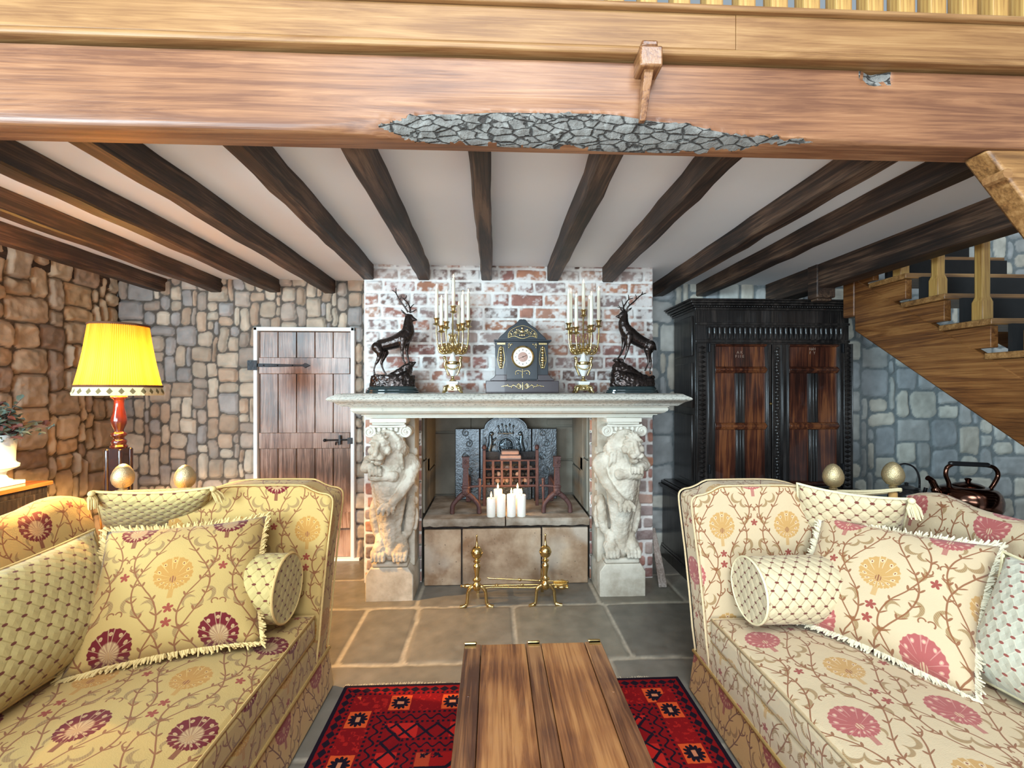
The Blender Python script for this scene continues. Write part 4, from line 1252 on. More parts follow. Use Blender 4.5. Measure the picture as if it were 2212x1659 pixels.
def firedog(px, s, label):
    Y = 3.27
    c = W(px, 1100, Y)
    r = thing('firedog', label, 'firedog', (c.x, Y, HZ + .004), 0, 'iron firedogs in the firebox')
    S = 1 / 290.0
    m = MB()
    for q in (-1, 1):
        m.tube(bez([(0, 0, .150), (q * .028, 0, .135), (q * .070, 0, .095), (q * .096, 0, .055), (q * .100, 0, .0)], 8), [.020] * 14 + [.017] * 19, 8, flat=.9)
    m.build('foot', M_RUST, r, smooth=50)
    m = MB().box(-.026, .026, -.02, .02, .13, .20)
    m.ball((0, -.016, .165), (.026, .014, .034)).ball((0, -.012, .195), (.032, .018, .018))
    for k in range(3): m.ball(((k - 1) * .014, -.026, .155 + .015 * (k % 2)), .008, 8, 6)
    m.build('boss', M_RUST, r, bevel=.004)
    m = MB().prism([(-.024, .20), (.024, .20), (.017, .345), (-.017, .345)], -.017, .017)
    m.box(-.026, .026, -.024, .024, .34, .355)
    m.build('shaft', M_RUST, r, bevel=.003)
    m = MB().box(-.024, .024, -.022, .022, .355, .41).prism([(-.024, .41), (.024, .41), (.030, .42), (-.030, .42)], -.026, .026)
    m.tube([(x, -.024, z) for x, y, z in curl((.002, 0, .382), .017, 1.4, s)], .005)
    m.build('capital', M_RUST, r, bevel=.002)
    m = MB().box(-.013, .013, .02, .36, .185, .215).box(-.02, .02, .34, .365, 0, .2)
    m.build('billet_bar', M_RUST, r, bevel=.003)
    m = MB().cap((0, .0, .195), (-s * .12, .015, .200), .009, .009).cap((-s * .10, .015, .13), (-s * .10, .015, .235), .010, .011).ball((-s * .10, .015, .245), .014, 10, 8).cap((-s * .10, .015, .009), (-s * .10, .015, .14), .008, .009)
    m.build('side_arm', M_RUST, r, smooth=50)
    return r
firedog(1006, -1, 'rusty iron firedog with square capped shaft, left of the pillar candles')
firedog(1203, 1, 'rusty iron firedog with square capped shaft, right of the pillar candles')

words_ = ['leftmost', 'second from left', 'third from left', 'rightmost']
def pillar(px, ytop, Y, label, ht=None):
    p = W(px, ytop, Y); h = p.z - HZ
    r = thing('pillar_candle', label, 'candle', (p.x, Y, HZ), 0, 'lit pillar candles on the hearth')
    R = .0325
    MB().lathe([(R * .94, 0), (R, .004), (R, h - .004), (R * .95, h), (R * .6, h - .003), (R * .3, h - .008), (.001, h - .009)], n=28).build('wax', M_WAXP, r, smooth=40)
    MB().tube([(0, 0, h - .01), (.001, 0, h + .008)], .0015, 6).build('wick', M_COAL, r)
    MB().lathe([(.0005, 0), (.005, .006), (.0075, .014), (.006, .024), (.003, .034), (.0004, .044)], (0, 0, h + .004), 12).build('flame', M_FLAME, r, smooth=80)
for k, (px, yt) in enumerate(((1061, 1076), (1082.5, 1069), (1104.6, 1068), (1126.5, 1069))):
    pillar(px, yt, 3.20, 'lit white pillar candle on the hearth edge, %s of the front four' % words_[k])
pillar(1075.5, 1057, 3.285, 'taller lit cream pillar candle behind the front row, on the left')
pillar(1118, 1057, 3.285, 'taller lit cream pillar candle behind the front row, on the right')
cl = bpy.data.lights.new('candle_glow', 'POINT'); cl.energy = 4.5; cl.color = (1.0, 0.55, 0.2); cl.shadow_soft_size = .05
clo = bpy.data.objects.new('candle_glow', cl); COL.objects.link(clo); clo.location = (W(1097, 1040, 3.25).x, 3.25, 0.70)

# ------------------------------------------------------------------ brass andirons with fire irons
def andiron(px, label, py_foot=1310):
    Y = 2.86; c = W(px, 1305, Y)
    r = thing('brass_andiron', label, 'andiron', (c.x, Y, 0), 0, 'brass andirons on the flags')
    prof = [(.012, .105), (.022, .115), (.028, .135), (.026, .150), (.018, .158), (.014, .165), (.026, .172), (.028, .180), (.016, .190), (.013, .205), (.018, .235), (.024, .262), (.022, .272), (.014, .278), (.012, .286), (.022, .292), (.024, .298), (.012, .306), (.010, .312)]
    MB().lathe(prof, n=24).build('stem', M_BRASS, r, smooth=50)
    MB().lathe([(.011, .310)] + [(.038 * math.sin(t), .350 - .038 * math.cos(t)) for t in np.linspace(.4, 1.45, 7)] + [(.040, .348), (.0405, .352), (.040, .356)] + [(.038 * math.sin(t), .354 - .040 * math.cos(t)) for t in np.linspace(1.65, 2.8, 8)], n=28).build('ball', M_BRASS, r, smooth=50)
    MB().lathe([(.012, .392), (.013, .396), (.008, .404), (.006, .43), (.0045, .450), (.006, .454), (.007, .460), (.005, .467), (.0005, .469)], n=16).build('finial', M_BRASS, r, smooth=50)
    for q in (-1, 1):
        MB().tube(bez([(q * .006, 0, .130), (q * .035, 0, .128), (q * .056, -.002, .100), (q * .060, -.004, .060), (q * .066, -.006, .022), (q * .085, -.012, .008), (q * .108, -.018, .006)], 8), [.013] * 16 + [.010] * 18 + [.012, .013, .014] + [.015] * 12, 10, flat=.8).build('leg', M_BRASS, r, smooth=60)
    MB().box(-.009, .009, 0, .20, .150, .165).box(-.010, .010, .185, .20, 0, .16).tube(bez([(0, .02, .16), (0, .05, .185), (0, .085, .165)]), .006).build('billet_bar', M_BRASS, r, bevel=.002)
    return r
andiron(1030, 'brass ball-topped andiron at the left end of the fire irons')
andiron(1178, 'brass ball-topped andiron at the right end of the fire irons')
def iron_tool(name, label, a, b_, kind):
    A, B = Vector(a), Vector(b_); L = (B - A).length
    r = thing(name, label, 'fire tool', A)
    r.rotation_euler = (B - A).to_track_quat('X', 'Z').to_euler()
    RX = Matrix.Rotation(PI / 2, 4, 'Y')
    prof = [(.006, 0), (.010, .006), (.006, .014), (.012, .030), (.015, .048), (.009, .062), (.013, .070), (.006, .080)]
    MB().lathe(prof, n=14, mat=RX).build('knob', M_BRASS, r, smooth=50)
    m = MB().tube([(.075, 0, 0), (L - .05, 0, 0)], .0055, 10)
    for q in (.35, .6): m.lathe([(.005, -.012), (.010, -.005), (.010, .005), (.005, .012)], n=12, mat=Matrix.Translation((L * q, 0, 0)) @ RX)
    m.build('rod', M_BRASS, r, smooth=50)
    if kind == 'poker': MB().tube([(L - .06, 0, 0), (L - .015, 0, 0), (L, 0, .006)], [.007, .006, .002], 8).build('point', M_BRASS, r, smooth=50)
    if kind == 'shovel': MB().box(L - .06, L + .035, -.03, .03, -.006, 0.0).box(L - .06, L + .035, -.03, -.026, 0, .012).box(L - .06, L + .035, .026, .03, 0, .012).build('blade', M_BRASS, r, bevel=.003)
    if kind == 'tongs':
        MB().tube([(L * .4, .008, 0), (L - .05, .012, .004), (L, .022, .0)], .0045, 8).ball((L, .022, 0), .010, 10, 8).build('jaw', M_BRASS, r, smooth=50)
zt1 = .175
iron_tool('poker', 'brass poker lying across the andirons, hindmost and highest of three fire irons', W(1228, 1257, 2.992).to_tuple(), W(1052, 1249, 2.992).to_tuple(), 'poker')
iron_tool('fire_shovel', 'brass fire shovel across the andirons with its knob at the left end', W(995, 1266, 2.940).to_tuple(), W(1215, 1262, 2.940).to_tuple(), 'shovel')
iron_tool('fire_tongs', 'brass fire tongs across the andirons with their knob at the right end', W(1228, 1269, 2.904).to_tuple(), W(1045, 1268, 2.904).to_tuple(), 'tongs')

# old board leaning beside the chimney
pa, pb = W(1411, 1178, 3.42), W(1432, 1253, 3.06); pa.z = max(pa.z, .3); 
bo = thing('leaning_board', 'narrow weathered timber billet leaning beside the chimney foot', 'board', (pb.x, pb.y, .012))
m = MB(); d = (Vector((pa.x, pa.y, pa.z)) - Vector((pb.x, pb.y, .012)))
vs = []
for t, w_, h_ in ((0, .030, .028), (.5, .026, .030), (1, .016, .024)):
    q = d * t
    for sx, sz in ((-1, -1), (1, -1), (1, 1), (-1, 1)): vs.append((q.x + sx * w_, q.y, q.z + sz * h_ * .5 + .012))
fs = [(0, 1, 2, 3), (8, 11, 10, 9)]
for j in range(2):
    for q in range(4): fs.append((j * 4 + q, j * 4 + (q + 1) % 4, j * 4 + 4 + (q + 1) % 4, j * 4 + 4 + q))
m.add(vs, fs).build('billet', wood('grey timber', (.20, .15, .12), (.36, .29, .25), (.5, .43, .38), 1), bo, bevel=.005)
# ------------------------------------------------------------------ things on the mantel shelf
MY = 3.05
def stag(px0, px1, label, flip):
    """bronze stag on an oval marble base; outlines below are in half millimetres"""
    a, b_ = W(px0, 848, MY), W(px1, 848, MY)
    cx = (a.x + b_.x) / 2
    r = thing('stag_statue', label, 'statue', (cx, MY, MT + .001), 0, 'pair of bronze stags')
    k = .000497
    if not flip: ox, oz = 507, 1565
    else: ox, oz = 485, 1612
    def Q(x, z, y=0): return ((x - ox) * k, y * k, (oz - z) * k)
    w = (b_.x - a.x) / 2
    MB().lathe([(1, 0), (1.0, .010), (.97, .014), (.97, .022), (.90, .026), (.92, .034), (.88, .040), (.86, .046)], n=48, sx=w, sy=.085).build('marble_base', M_MARBLE_G, r, smooth=40)
    rk = MB()
    if not flip:
        rk.lathe([(.86, .045), (.84, .075), (.82, .120), (.70, .125), (0.0001, .122)], n=40, sx=w, sy=.085)
        rk.chain([Q(330, 1360), Q(470, 1350), Q(590, 1290), Q(690, 1215), Q(760, 1165), Q(815, 1140)], [30 * k, 50 * k, 62 * k, 52 * k, 40 * k, 16 * k], 14)
        rk.chain([Q(560, 1390, -60), Q(690, 1330, -50), Q(740, 1260, -20)], [50 * k, 60 * k, 30 * k]); rk.chain([Q(500, 1390, 60), Q(690, 1330, 60), Q(740, 1230, 20)], [50 * k, 60 * k, 40 * k])
    else:
        rk.lathe([(.84, .045), (.86, .065), (.82, .10), (.70, .112), (0.0001, .112)], n=40, sx=w, sy=.085)
        rk.chain([Q(270, 1450), Q(275, 1340), Q(280, 1240), Q(275, 1165)], [90 * k, 95 * k, 72 * k, 34 * k], 14); rk.cap(Q(225, 1150), Q(345, 1150), 22 * k, 26 * k)
        rk.chain([Q(330, 1250), Q(430, 1300), Q(560, 1370), Q(700, 1400), Q(790, 1390)], [80 * k, 80 * k, 62 * k, 40 * k, 26 * k]); rk.chain([Q(370, 1380, -70), Q(560, 1430, -70)], [70 * k, 60 * k])
    fused('rock', rk, M_BRONZE, r, .005, 2, lambda c: .006 * mnoise.noise(c * 45) + .003 * mnoise.noise(c * 110))
    b = MB()
    def ch(pts): b.chain([Q(x, z, y) for x, z, y, _ in pts], [q * k for _, _, _, q in pts], 14)
    if not flip:
        ch([(290, 925, 0, 58), (350, 905, 0, 84), (430, 890, 0, 86), (520, 865, 0, 92), (610, 830, 0, 104), (680, 780, 0, 104), (720, 725, 0, 88), (722, 660, 0, 78), (720, 590, 0, 62), (722, 530, 0, 50)])
        ch([(720, 700, 0, 86), (745, 640, 0, 50), (740, 580, 0, 42)])
        ch([(715, 505, 0, 40), (750, 505, 0, 36), (790, 535, 0, 25), (832, 552, 0, 15)])
        ch([(745, 540, 0, 26), (800, 560, 0, 14)])
        ch([(665, 820, -55, 62), (655, 900, -62, 42), (648, 990, -60, 22), (655, 1075, -58, 17), (672, 1125, -56, 13), (688, 1155, -56, 15)])
        ch([(690, 820, 50, 55), (690, 900, 55, 36), (690, 990, 55, 20), (705, 1070, 50, 16), (716, 1115, 50, 12), (722, 1145, 50, 15)])
        ch([(310, 940, -45, 80), (350, 1000, -60, 56), (340, 1070, -60, 32), (312, 1135, -60, 22), (285, 1180, -60, 14), (268, 1240, -60, 12), (274, 1305, -60, 16)])
        ch([(340, 940, 45, 80), (390, 1000, 55, 52), (366, 1085, 50, 28), (340, 1140, 50, 20), (350, 1195, 50, 13), (372, 1250, 50, 12), (402, 1300, 50, 15)])
        ch([(242, 935, 0, 20), (238, 975, 0, 12)])
        ears = [[(690, 480, -28, 12), (655, 450, -40, 16), (628, 412, -46, 5)]]
        eye = (770, 515)
    else:
        ch([(770, 965, 0, 52), (705, 935, 0, 86), (620, 890, 0, 84), (545, 850, 0, 90), (470, 800, 0, 102), (415, 750, 0, 100), (375, 690, 0, 84), (360, 620, 0, 72), (368, 560, 0, 58), (378, 510, 0, 46)])
        ch([(375, 690, 0, 80), (335, 640, 0, 44), (345, 570, 0, 38)])
        ch([(380, 480, 0, 38), (345, 490, 0, 34), (305, 520, 0, 24), (262, 532, 0, 15)])
        ch([(345, 520, 0, 24), (290, 545, 0, 13)])
        ch([(425, 810, -55, 62), (412, 900, -62, 40), (402, 980, -60, 22), (385, 1050, -58, 17), (368, 1100, -56, 12), (358, 1128, -56, 15)])
        ch([(395, 820, 50, 55), (385, 900, 55, 34), (365, 990, 55, 20), (335, 1060, 50, 16), (312, 1095, 50, 12), (292, 1122, 50, 15)])
        ch([(720, 950, -45, 84), (680, 1000, -60, 52), (690, 1080, -60, 30), (700, 1145, -60, 20), (690, 1200, -60, 13), (665, 1255, -60, 12), (650, 1290, -60, 15)])
        ch([(750, 965, 45, 76), (735, 1040, 55, 46), (752, 1110, 50, 26), (770, 1165, 50, 19), (768, 1230, 50, 13), (755, 1290, 50, 12), (762, 1330, 50, 15)])
        ch([(810, 950, 0, 20), (826, 1000, 0, 12)])
        ears = [[(405, 460, -28, 12), (440, 435, -40, 16), (472, 408, -46, 5)], [(362, 455, 26, 12), (338, 425, 40, 14), (326, 400, 46, 5)]]
        eye = (325, 500)
    for e in ears: ch(e)
    fused('stag', b, M_BRONZE, r, .0042, 3, lambda c: .0012 * mnoise.noise(c * 90))
    an = MB()
    def horn(pts, r0, r1):
        p = bez([Q(*q) for q in pts], 6); n = len(p)
        an.tube(p, [(r0 + (r1 - r0) * i / (n - 1)) * 1.3 for i in range(n)], 7)
    if not flip:
        horn([(722, 450, -18), (680, 380, -35), (610, 285, -50), (560, 190, -45), (505, 150, -40)], .0052, .0022); horn([(565, 200, -45), (562, 160, -45), (562, 122, -45)], .0036, .0018)
        horn([(612, 288, -50), (635, 250, -55), (630, 225, -58)], .0036, .0018); horn([(680, 380, -35), (712, 360, -45), (700, 335, -50)], .0036, .0018)
        horn([(745, 450, 18), (738, 380, 35), (705, 310, 50), (650, 255, 50), (628, 235, 48)], .0052, .0024); horn([(650, 255, 50), (680, 235, 50), (688, 200, 50)], .0036, .0018)
        horn([(740, 390, 35), (765, 350, 42), (792, 325, 48)], .0036, .0018); horn([(748, 440, 18), (790, 430, 20), (828, 400, 24)], .0040, .0018); horn([(735, 440, -18), (780, 445, -34), (815, 425, -44)], .0036, .0018)
    else:
        horn([(372, 450, 18), (372, 390, 35), (410, 330, 48), (450, 280, 50), (515, 258, 48)], .0050, .0022); horn([(372, 390, 35), (362, 340, 40), (350, 290, 44)], .0036, .0018); horn([(452, 278, 50), (450, 245, 50), (446, 210, 50)], .0036, .0018)
        horn([(395, 450, -18), (420, 395, -35), (500, 325, -48), (590, 240, -50), (668, 208, -46)], .0052, .0022); horn([(428, 390, -35), (428, 360, -42), (416, 338, -46)], .0034, .0018)
        horn([(525, 300, -50), (526, 265, -52), (514, 230, -54)], .0036, .0018); horn([(600, 235, -50), (612, 210, -50), (616, 188, -50)], .0034, .0018)
        horn([(365, 450, 18), (335, 420, 24), (295, 362, 30)], .0038, .0018); horn([(380, 445, -18), (330, 415, -30), (265, 405, -36)], .0038, .0018)
    an.build('antlers', M_BRONZE, r, smooth=60)
    e_ = MB()
    for q in (-1, 1): e_.ball(Q(eye[0], eye[1], q * 27), .0045, 8, 6)
    e_.build('eyes', M_BLACK, r, smooth=60)
    return r
stag(790, 906, 'dark bronze stag facing right, on the left end of the mantel', False)
stag(1309, 1422, 'dark bronze stag facing left over a high rock, on the right end of the mantel', True)

# ------------------------------------------------------------------ mantel clock
ck = thing('mantel_clock', 'black slate mantel clock with round cream dial and gilt mounts', 'clock', (W(1127, 848, 3.02).x, 3.02, MT + .001))
cs_ = 3.03 / 950 / 8.73                                       # metres per zoomed pixel of the clock study
def K(x): return (x - 845) * cs_
def KZ(z): return (1553 - z) * cs_
m = MB().box(K(172), K(1512), -.095, .10, .004, KZ(1325)).box(K(170), K(1515), -.098, .10, 0, .010)
m.build('base', M_SLATE_R, ck, bevel=.004)
m = MB()
for q in (-1, 1):
    x0, x1, x2 = 590 * q, 530 * q, 285 * q
    poly = [(x0 * cs_, KZ(1325)), (x0 * cs_, KZ(1300)), (x1 * cs_, KZ(1265)), ((x1 - q * 40) * cs_, KZ(1215)), (x2 * cs_, KZ(1215)), (x2 * cs_, KZ(1325))]
    if q > 0: poly = poly[::-1]
    MB().prism(poly, -.075, .09).build('shoulder', M_SLATE_R, ck, bevel=.003)
MB().box(K(345), K(1330), -.045, .09, KZ(1325), KZ(600)).build('case', M_SLATE, ck, bevel=.003)
MB().box(K(550), K(1125), -.075, .0, KZ(1300), KZ(602)).build('front_panel', M_SLATE, ck, bevel=.003)
MB().box(K(320), K(1380), -.080, .095, KZ(602), KZ(570)).box(K(335), K(1362), -.072, .092, KZ(618), KZ(602)).build('cornice', M_SLATE, ck, bevel=.003)
tp = [(390, 570), (430, 510), (520, 430), (590, 350), (690, 290), (755, 235), (790, 190), (830, 182), (845, 190), (868, 182), (910, 192), (950, 245), (1010, 295), (1100, 350), (1170, 430), (1270, 520), (1305, 570)]
MB().prism([(K(x), KZ(z)) for x, z in tp][::-1], -.055, .080).build('pediment', M_SLATE, ck, bevel=.004)
R90 = Matrix.Rotation(PI / 2, 4, 'X')
dc = (K(850), -.075, KZ(890))
TD = Matrix.Translation(dc) @ R90
MB().lathe([(.074, 0), (.075, .004), (.076, .012), (.070, .018), (.064, .014), (.062, .008)], n=48, mat=TD, caps=False).build('bezel', M_GILT, ck, smooth=50)
def dial_fn(b):
    o = coords(); x, y, z = xyz(o)
    setp(b, color=mixc(noise(o, 30, 2), (0.80, 0.78, 0.68), (0.88, 0.86, 0.77)), rough=0.35)
M_DIAL = material('cream enamel', dial_fn)
dl = MB().lathe([(.064, 0), (.064, .012), (.001, .0125)], n=48, mat=TD).build('dial', M_DIAL, ck, smooth=40)
nm = MB()
for h in range(12):
    a = h * PI / 6; R = .048
    for o_ in ((-.0016, .0016) if h % 3 else (-.0026, 0, .0026)):
        c = Vector((dc[0] + R * math.sin(a) + o_ * math.cos(a), dc[1] - .0135, dc[2] + R * math.cos(a) - o_ * math.sin(a)))
        d = Vector((math.sin(a), 0, math.cos(a))) * .0045
        nm.tube([c - d, c + d], .0007, 4)
nm.build('numerals', M_BLACK, dl)
dl.children[0].location = (0, 0, 0)
MB().lathe([(.031, .011), (.033, .014), (.030, .0155), (.001, .0145)], n=36, mat=TD).build('dial_centre', plain('pink dial centre', (0.50, 0.30, 0.24), .5, vary=.4, scale=120), ck, smooth=40)
hd = MB()
for a, L, w_ in ((1.15, .028, .0018), (4.35, .040, .0012)):
    d = Vector((math.sin(a), 0, math.cos(a)))
    hd.tube([Vector(dc) + Vector((0, -.019, 0)) - d * .006, Vector(dc) + Vector((0, -.019, 0)) + d * L], [w_, w_ * .4], 6)
hd.ball((dc[0], dc[1] - .019, dc[2]), .003, 8, 6)
hd.build('hands', M_BLACK, ck, smooth=60)
def scrolls(name, items, y, r=.0022, mat=M_GILT):
    m = MB()
    for it in items:
        if it[0] == 'c':
            _, x, z, R, t, s = it; m.tube([(a, y, c_) for a, b, c_ in curl((K(x), y, KZ(z)), R * cs_, t, s)], r, 6)
        elif it[0] == 'l': m.tube(bez([(K(x), y, KZ(z)) for x, z in it[1]], 6), r, 6)
        else:
            _, x, z, R = it; m.ball((K(x), y, KZ(z)), (R * cs_, .0035, R * cs_), 10, 7)
    return m.build(name, mat, ck, smooth=60)
it = [('l', [(585, 530), (590, 450), (640, 390), (740, 330), (850, 305), (950, 330), (1050, 390), (1110, 450), (1115, 530)]), ('l', [(585, 530), (700, 500), (850, 545), (1000, 500), (1115, 530)])]
for q in (-1, 1):
    it += [('c', 845 + q * 60, 420, 45, 1.5, q), ('c', 845 + q * 140, 450, 40, 1.5, -q), ('c', 845 + q * 215, 470, 34, 1.5, q), ('b', 845 + q * 100, 380, 18), ('b', 845 + q * 180, 410, 15), ('b', 845 + q * 40, 480, 20), ('b', 845 + q * 250, 500, 14)]
scrolls('pediment_mount', it + [('b', 845, 350, 26), ('b', 845, 410, 32), ('b', 845, 480, 24)], -.058)
it = []
for q in (-1, 1): it += [('c', 845 + q * 62, 1425, 48, 2.0, q), ('l', [(845 + q * 110, 1440), (845 + q * 160, 1410), (845 + q * 220, 1430), (845 + q * 300, 1415), (845 + q * 390, 1430)]), ('b', 845 + q * 170, 1400, 13), ('b', 845 + q * 200, 1450, 13), ('b', 845 + q * 270, 1400, 15), ('b', 845 + q * 340, 1430, 11)]
scrolls('base_mount', it + [('l', [(845, 1360), (845, 1490)]), ('b', 845, 1380, 10)], -.099)
it = []
for q in (-1, 1): it += [('b', 845 + q * 80, 1190, 14), ('l', [(845 + q * 20, 1150), (845 + q * 90, 1135), (845 + q * 130, 1170), (845 + q * 125, 1215)])]
for q in (-1, 1): scrolls('corner_mount', [('c', 845 + q * 235, 670, 32, 1.3, q), ('b', 845 + q * 195, 655, 14), ('b', 845 + q * 250, 715, 14)], -.078, .0018)
scrolls('panel_mount', it + [('l', [(845, 1110), (845, 1270)]), ('b', 845, 1160, 14), ('b', 845, 1215, 16)], -.078, .0018)
for cxp in (455, 1225):
    m = MB().box(K(cxp - 75), K(cxp + 75), -.060, -.044, KZ(655), KZ(625))
    for z_, R in ((700, 24), (740, 32), (800, 36), (850, 24), (895, 40), (945, 48), (985, 28), (1030, 32), (1075, 26)):
        m.ball((K(cxp), -.052, KZ(z_)), (R * cs_, .008, 30 * cs_), 10, 8)
    for q in (-1, 1): m.tube(bez([(K(cxp + q * 30), -.05, KZ(700)), (K(cxp + q * 55), -.05, KZ(830)), (K(cxp + q * 62), -.05, KZ(960)), (K(cxp + q * 25), -.05, KZ(1090))]), .0022, 6)
    m.build('caryatid_mount', M_GILT, ck, smooth=50)

# ------------------------------------------------------------------ candelabra
def candelabrum(px, label, where, cands, zc):
    """cands: [(dx, dy, cup height px, flame top px)] in photo pixels from the base"""
    Y = 3.06; c = W(px, 848, Y); S = 3.05 / 950
    r = thing('candelabrum', label, 'candelabrum', (c.x, Y, MT + .001), 0, 'pair of gilt candelabra')
    def Z(py): return (847 - py) * S
    m = MB().box(-.032, .032, -.032, .032, .020, .058)
    for sx in (-1, 1):
        for sy in (-1, 1):
            m.chain([(sx * .028, sy * .028, .05), (sx * .046, sy * .040, .040), (sx * .052, sy * .044, .018), (sx * .062, sy * .050, .006)], [.012, .013, .010, .006], 8)
            m.ball((sx * .046, sy * .042, .038), .013, 8, 6)
    for q in (-1, 1): m.tube([(x, -.036, z) for x, y, z in curl((q * .016, 0, .038), .014, 1.4, q)], .0035, 6)
    m.ball((0, -.036, .034), (.013, .006, .013), 10, 8)
    m.build('gilt_foot', M_GILT, r, smooth=40)
    MB().box(-.036, .036, -.036, .036, .058, .066).box(-.040, .040, -.040, .040, .066, .082).build('marble_plinth', M_MARBLE_W, r, bevel=.003)
    z0 = .082
    MB().lathe([(.022, z0), (.026, z0 + .004), (.018, z0 + .010), (.010, z0 + .020), (.009, z0 + .030), (.014, z0 + .036)], n=20).build('socle', M_GILT, r, smooth=50)
    z1 = z0 + .034
    MB().lathe([(.010, z1), (.016, z1 + .010), (.030, z1 + .040), (.038, z1 + .065), (.039, z1 + .080)], n=28).build('urn', M_MARBLE_W, r, smooth=50)
    z2 = z1 + .080
    MB().lathe([(.039, z2), (.042, z2 + .003), (.040, z2 + .010), (.042, z2 + .020), (.036, z2 + .024)], n=28).build('collar', M_GILT, r, smooth=50)
    z3 = z2 + .022
    MB().lathe([(.034, z3), (.026, z3 + .012), (.018, z3 + .034), (.014, z3 + .056), (.018, z3 + .066), (.010, z3 + .070)], n=24).build('urn_neck', M_MARBLE_W, r, smooth=50)
    for q in (-1, 1):
        m = MB().chain([(q * .030, 0, z1 + .010), (q * .044, 0, z1 + .045), (q * .056, -.004, z1 + .078), (q * .050, -.004, z1 + .105), (q * .054, -.006, z1 + .118)], [.005, .007, .009, .011, .010], 10)
        m.ball((q * .056, -.008, z1 + .128), .013, 12, 9).cap((q * .052, -.006, z1 + .10), (q * .038, -.018, z1 + .085), .006, .005)
        m.build('satyr_handle', M_GILT, r, smooth=60)
    m = MB()
    for k in range(9):
        a = -PI / 2 - 1.2 + 2.4 * k / 8; dz = .018 * math.cos((k - 4) / 4 * PI / 2)
        m.ball((.040 * math.cos(a), .040 * math.sin(a), z1 + .066 - dz), .006, 8, 6)
    m.build('garland', M_GILT, r, smooth=60)
    zt_ = z3 + .068
    m = MB().lathe([(.012, zt_), (.020, zt_ + .006), (.016, zt_ + .016), (.009, zt_ + .030), (.007, zt_ + .06), (.010, zt_ + .066), (.006, zt_ + .074), (.005, Z(zc) - .030), (.010, Z(zc) - .026), (.004, Z(zc) - .018)], n=18)
    for k in range(6):
        a = k * PI / 3 + .3
        m.tube(bez([(.012 * math.cos(a), .012 * math.sin(a), zt_ + .02), (.030 * math.cos(a), .030 * math.sin(a), zt_ + .05), (.020 * math.cos(a), .020 * math.sin(a), zt_ + .09), (.028 * math.cos(a), .028 * math.sin(a), zt_ + .115)], 6), .0032, 6)
        m.ball((.028 * math.cos(a), .028 * math.sin(a), zt_ + .118), .006, 8, 6)
    m.build('stem', M_GILT, r, smooth=50)
    order = sorted(range(len(cands)), key=lambda i: cands[i][0])
    for rank, i in enumerate(order):
        dx, dy, cpy, fpy = cands[i]
        x, y = dx * S, dy * S; zc_ = Z(cpy)
        cen = abs(dx) < 3 and dy == 0
        if not cen:
            d = Vector((x, y, 0)); L = d.length; u = d / L
            pts = [u * .012 + Vector((0, 0, zt_ + .02)), u * L * .45 + Vector((0, 0, zt_ - .012)), u * L * .85 + Vector((0, 0, zt_ + .005)), u * L * 1.0 + Vector((0, 0, (zt_ + zc_) / 2)), Vector((x, y, zc_ - .03))]
            m = MB().tube(bez(pts, 6), .0060, 8)
            for q_ in range(3): m.ball(u * L * (.55 + .15 * q_) + Vector((0, 0, zt_ - .006 + .016 * q_)), (.010, .010, .013), 8, 6)
            m.tube([u * (L * .62 + a * 1.0) + Vector((0, 0, b)) for a, b in [(.034 * (1 - .04 * t) * math.cos(t * .38), zt_ + .030 + .026 * (1 - .04 * t) * math.sin(t * .38)) for t in range(20)]], .0048, 6)
            m.tube([u * (L * .30 + a * .7) + Vector((0, 0, b)) for a, b in [(.030 * (1 - .04 * t) * math.cos(t * .38), zt_ + .002 + .024 * (1 - .04 * t) * math.sin(t * .38)) for t in range(20)]], .0044, 6)
            m.build('arm', M_GILT, r, smooth=60)
        MB().lathe([(.004, -.036), (.021, -.030), (.026, -.025), (.018, -.020), (.011, -.016), (.014, -.004), (.017, .008), (.023, .013), (.023, .016), (.0135, .016), (.0135, .004), (.001, .003)], (x, y, zc_), 18).build('candle_cup', M_GILT, r, smooth=50)
        # the candle standing in the cup
        h = Z(fpy + 5) - zc_ - .004
        names = ['leftmost', 'second from left', 'third from left', 'fourth from left', 'fifth from left', 'sixth from left', 'rightmost']
        lab = ('tall cream taper in the raised middle cup, ' if cen else 'cream taper, %s of seven in the ring, ' % names[rank]) + where
        t = thing('taper_candle', lab, 'candle', (c.x + x, Y + y, MT + .001 + zc_ + .0045), 0, 'tapers ' + where)
        MB().lathe([(.0125, 0), (.0122, h * .5), (.0108, h - .004), (.008, h), (.0005, h)], n=16).build('wax', M_WAX, t, smooth=50)
        MB().lathe([(.0004, 0), (.003, .004), (.0045, .010), (.003, .019), (.0003, .028)], (0, 0, h), 10).build('flame', M_FLAME, t, smooth=80)
candelabrum(978, 'gilt and white marble candelabrum between left stag and clock', 'left of the clock',
            [(-34, -4, 691, 617), (-22, -20, 709, 644), (-11, -28, 702, 634), (1.5, 0, 664, 594), (11, 22, 700, 648), (23, -20, 704, 634), (33, 8, 694, 624)], 664)
candelabrum(1260, 'gilt and white marble candelabrum between clock and right stag', 'right of the clock',
            [(-33, -6, 700, 626), (-24, 18, 706, 618), (-20, -24, 711, 638), (0.5, 0, 670, 602), (12, -26, 707, 634), (18, 22, 702, 632), (34, 0, 693, 618)], 670)
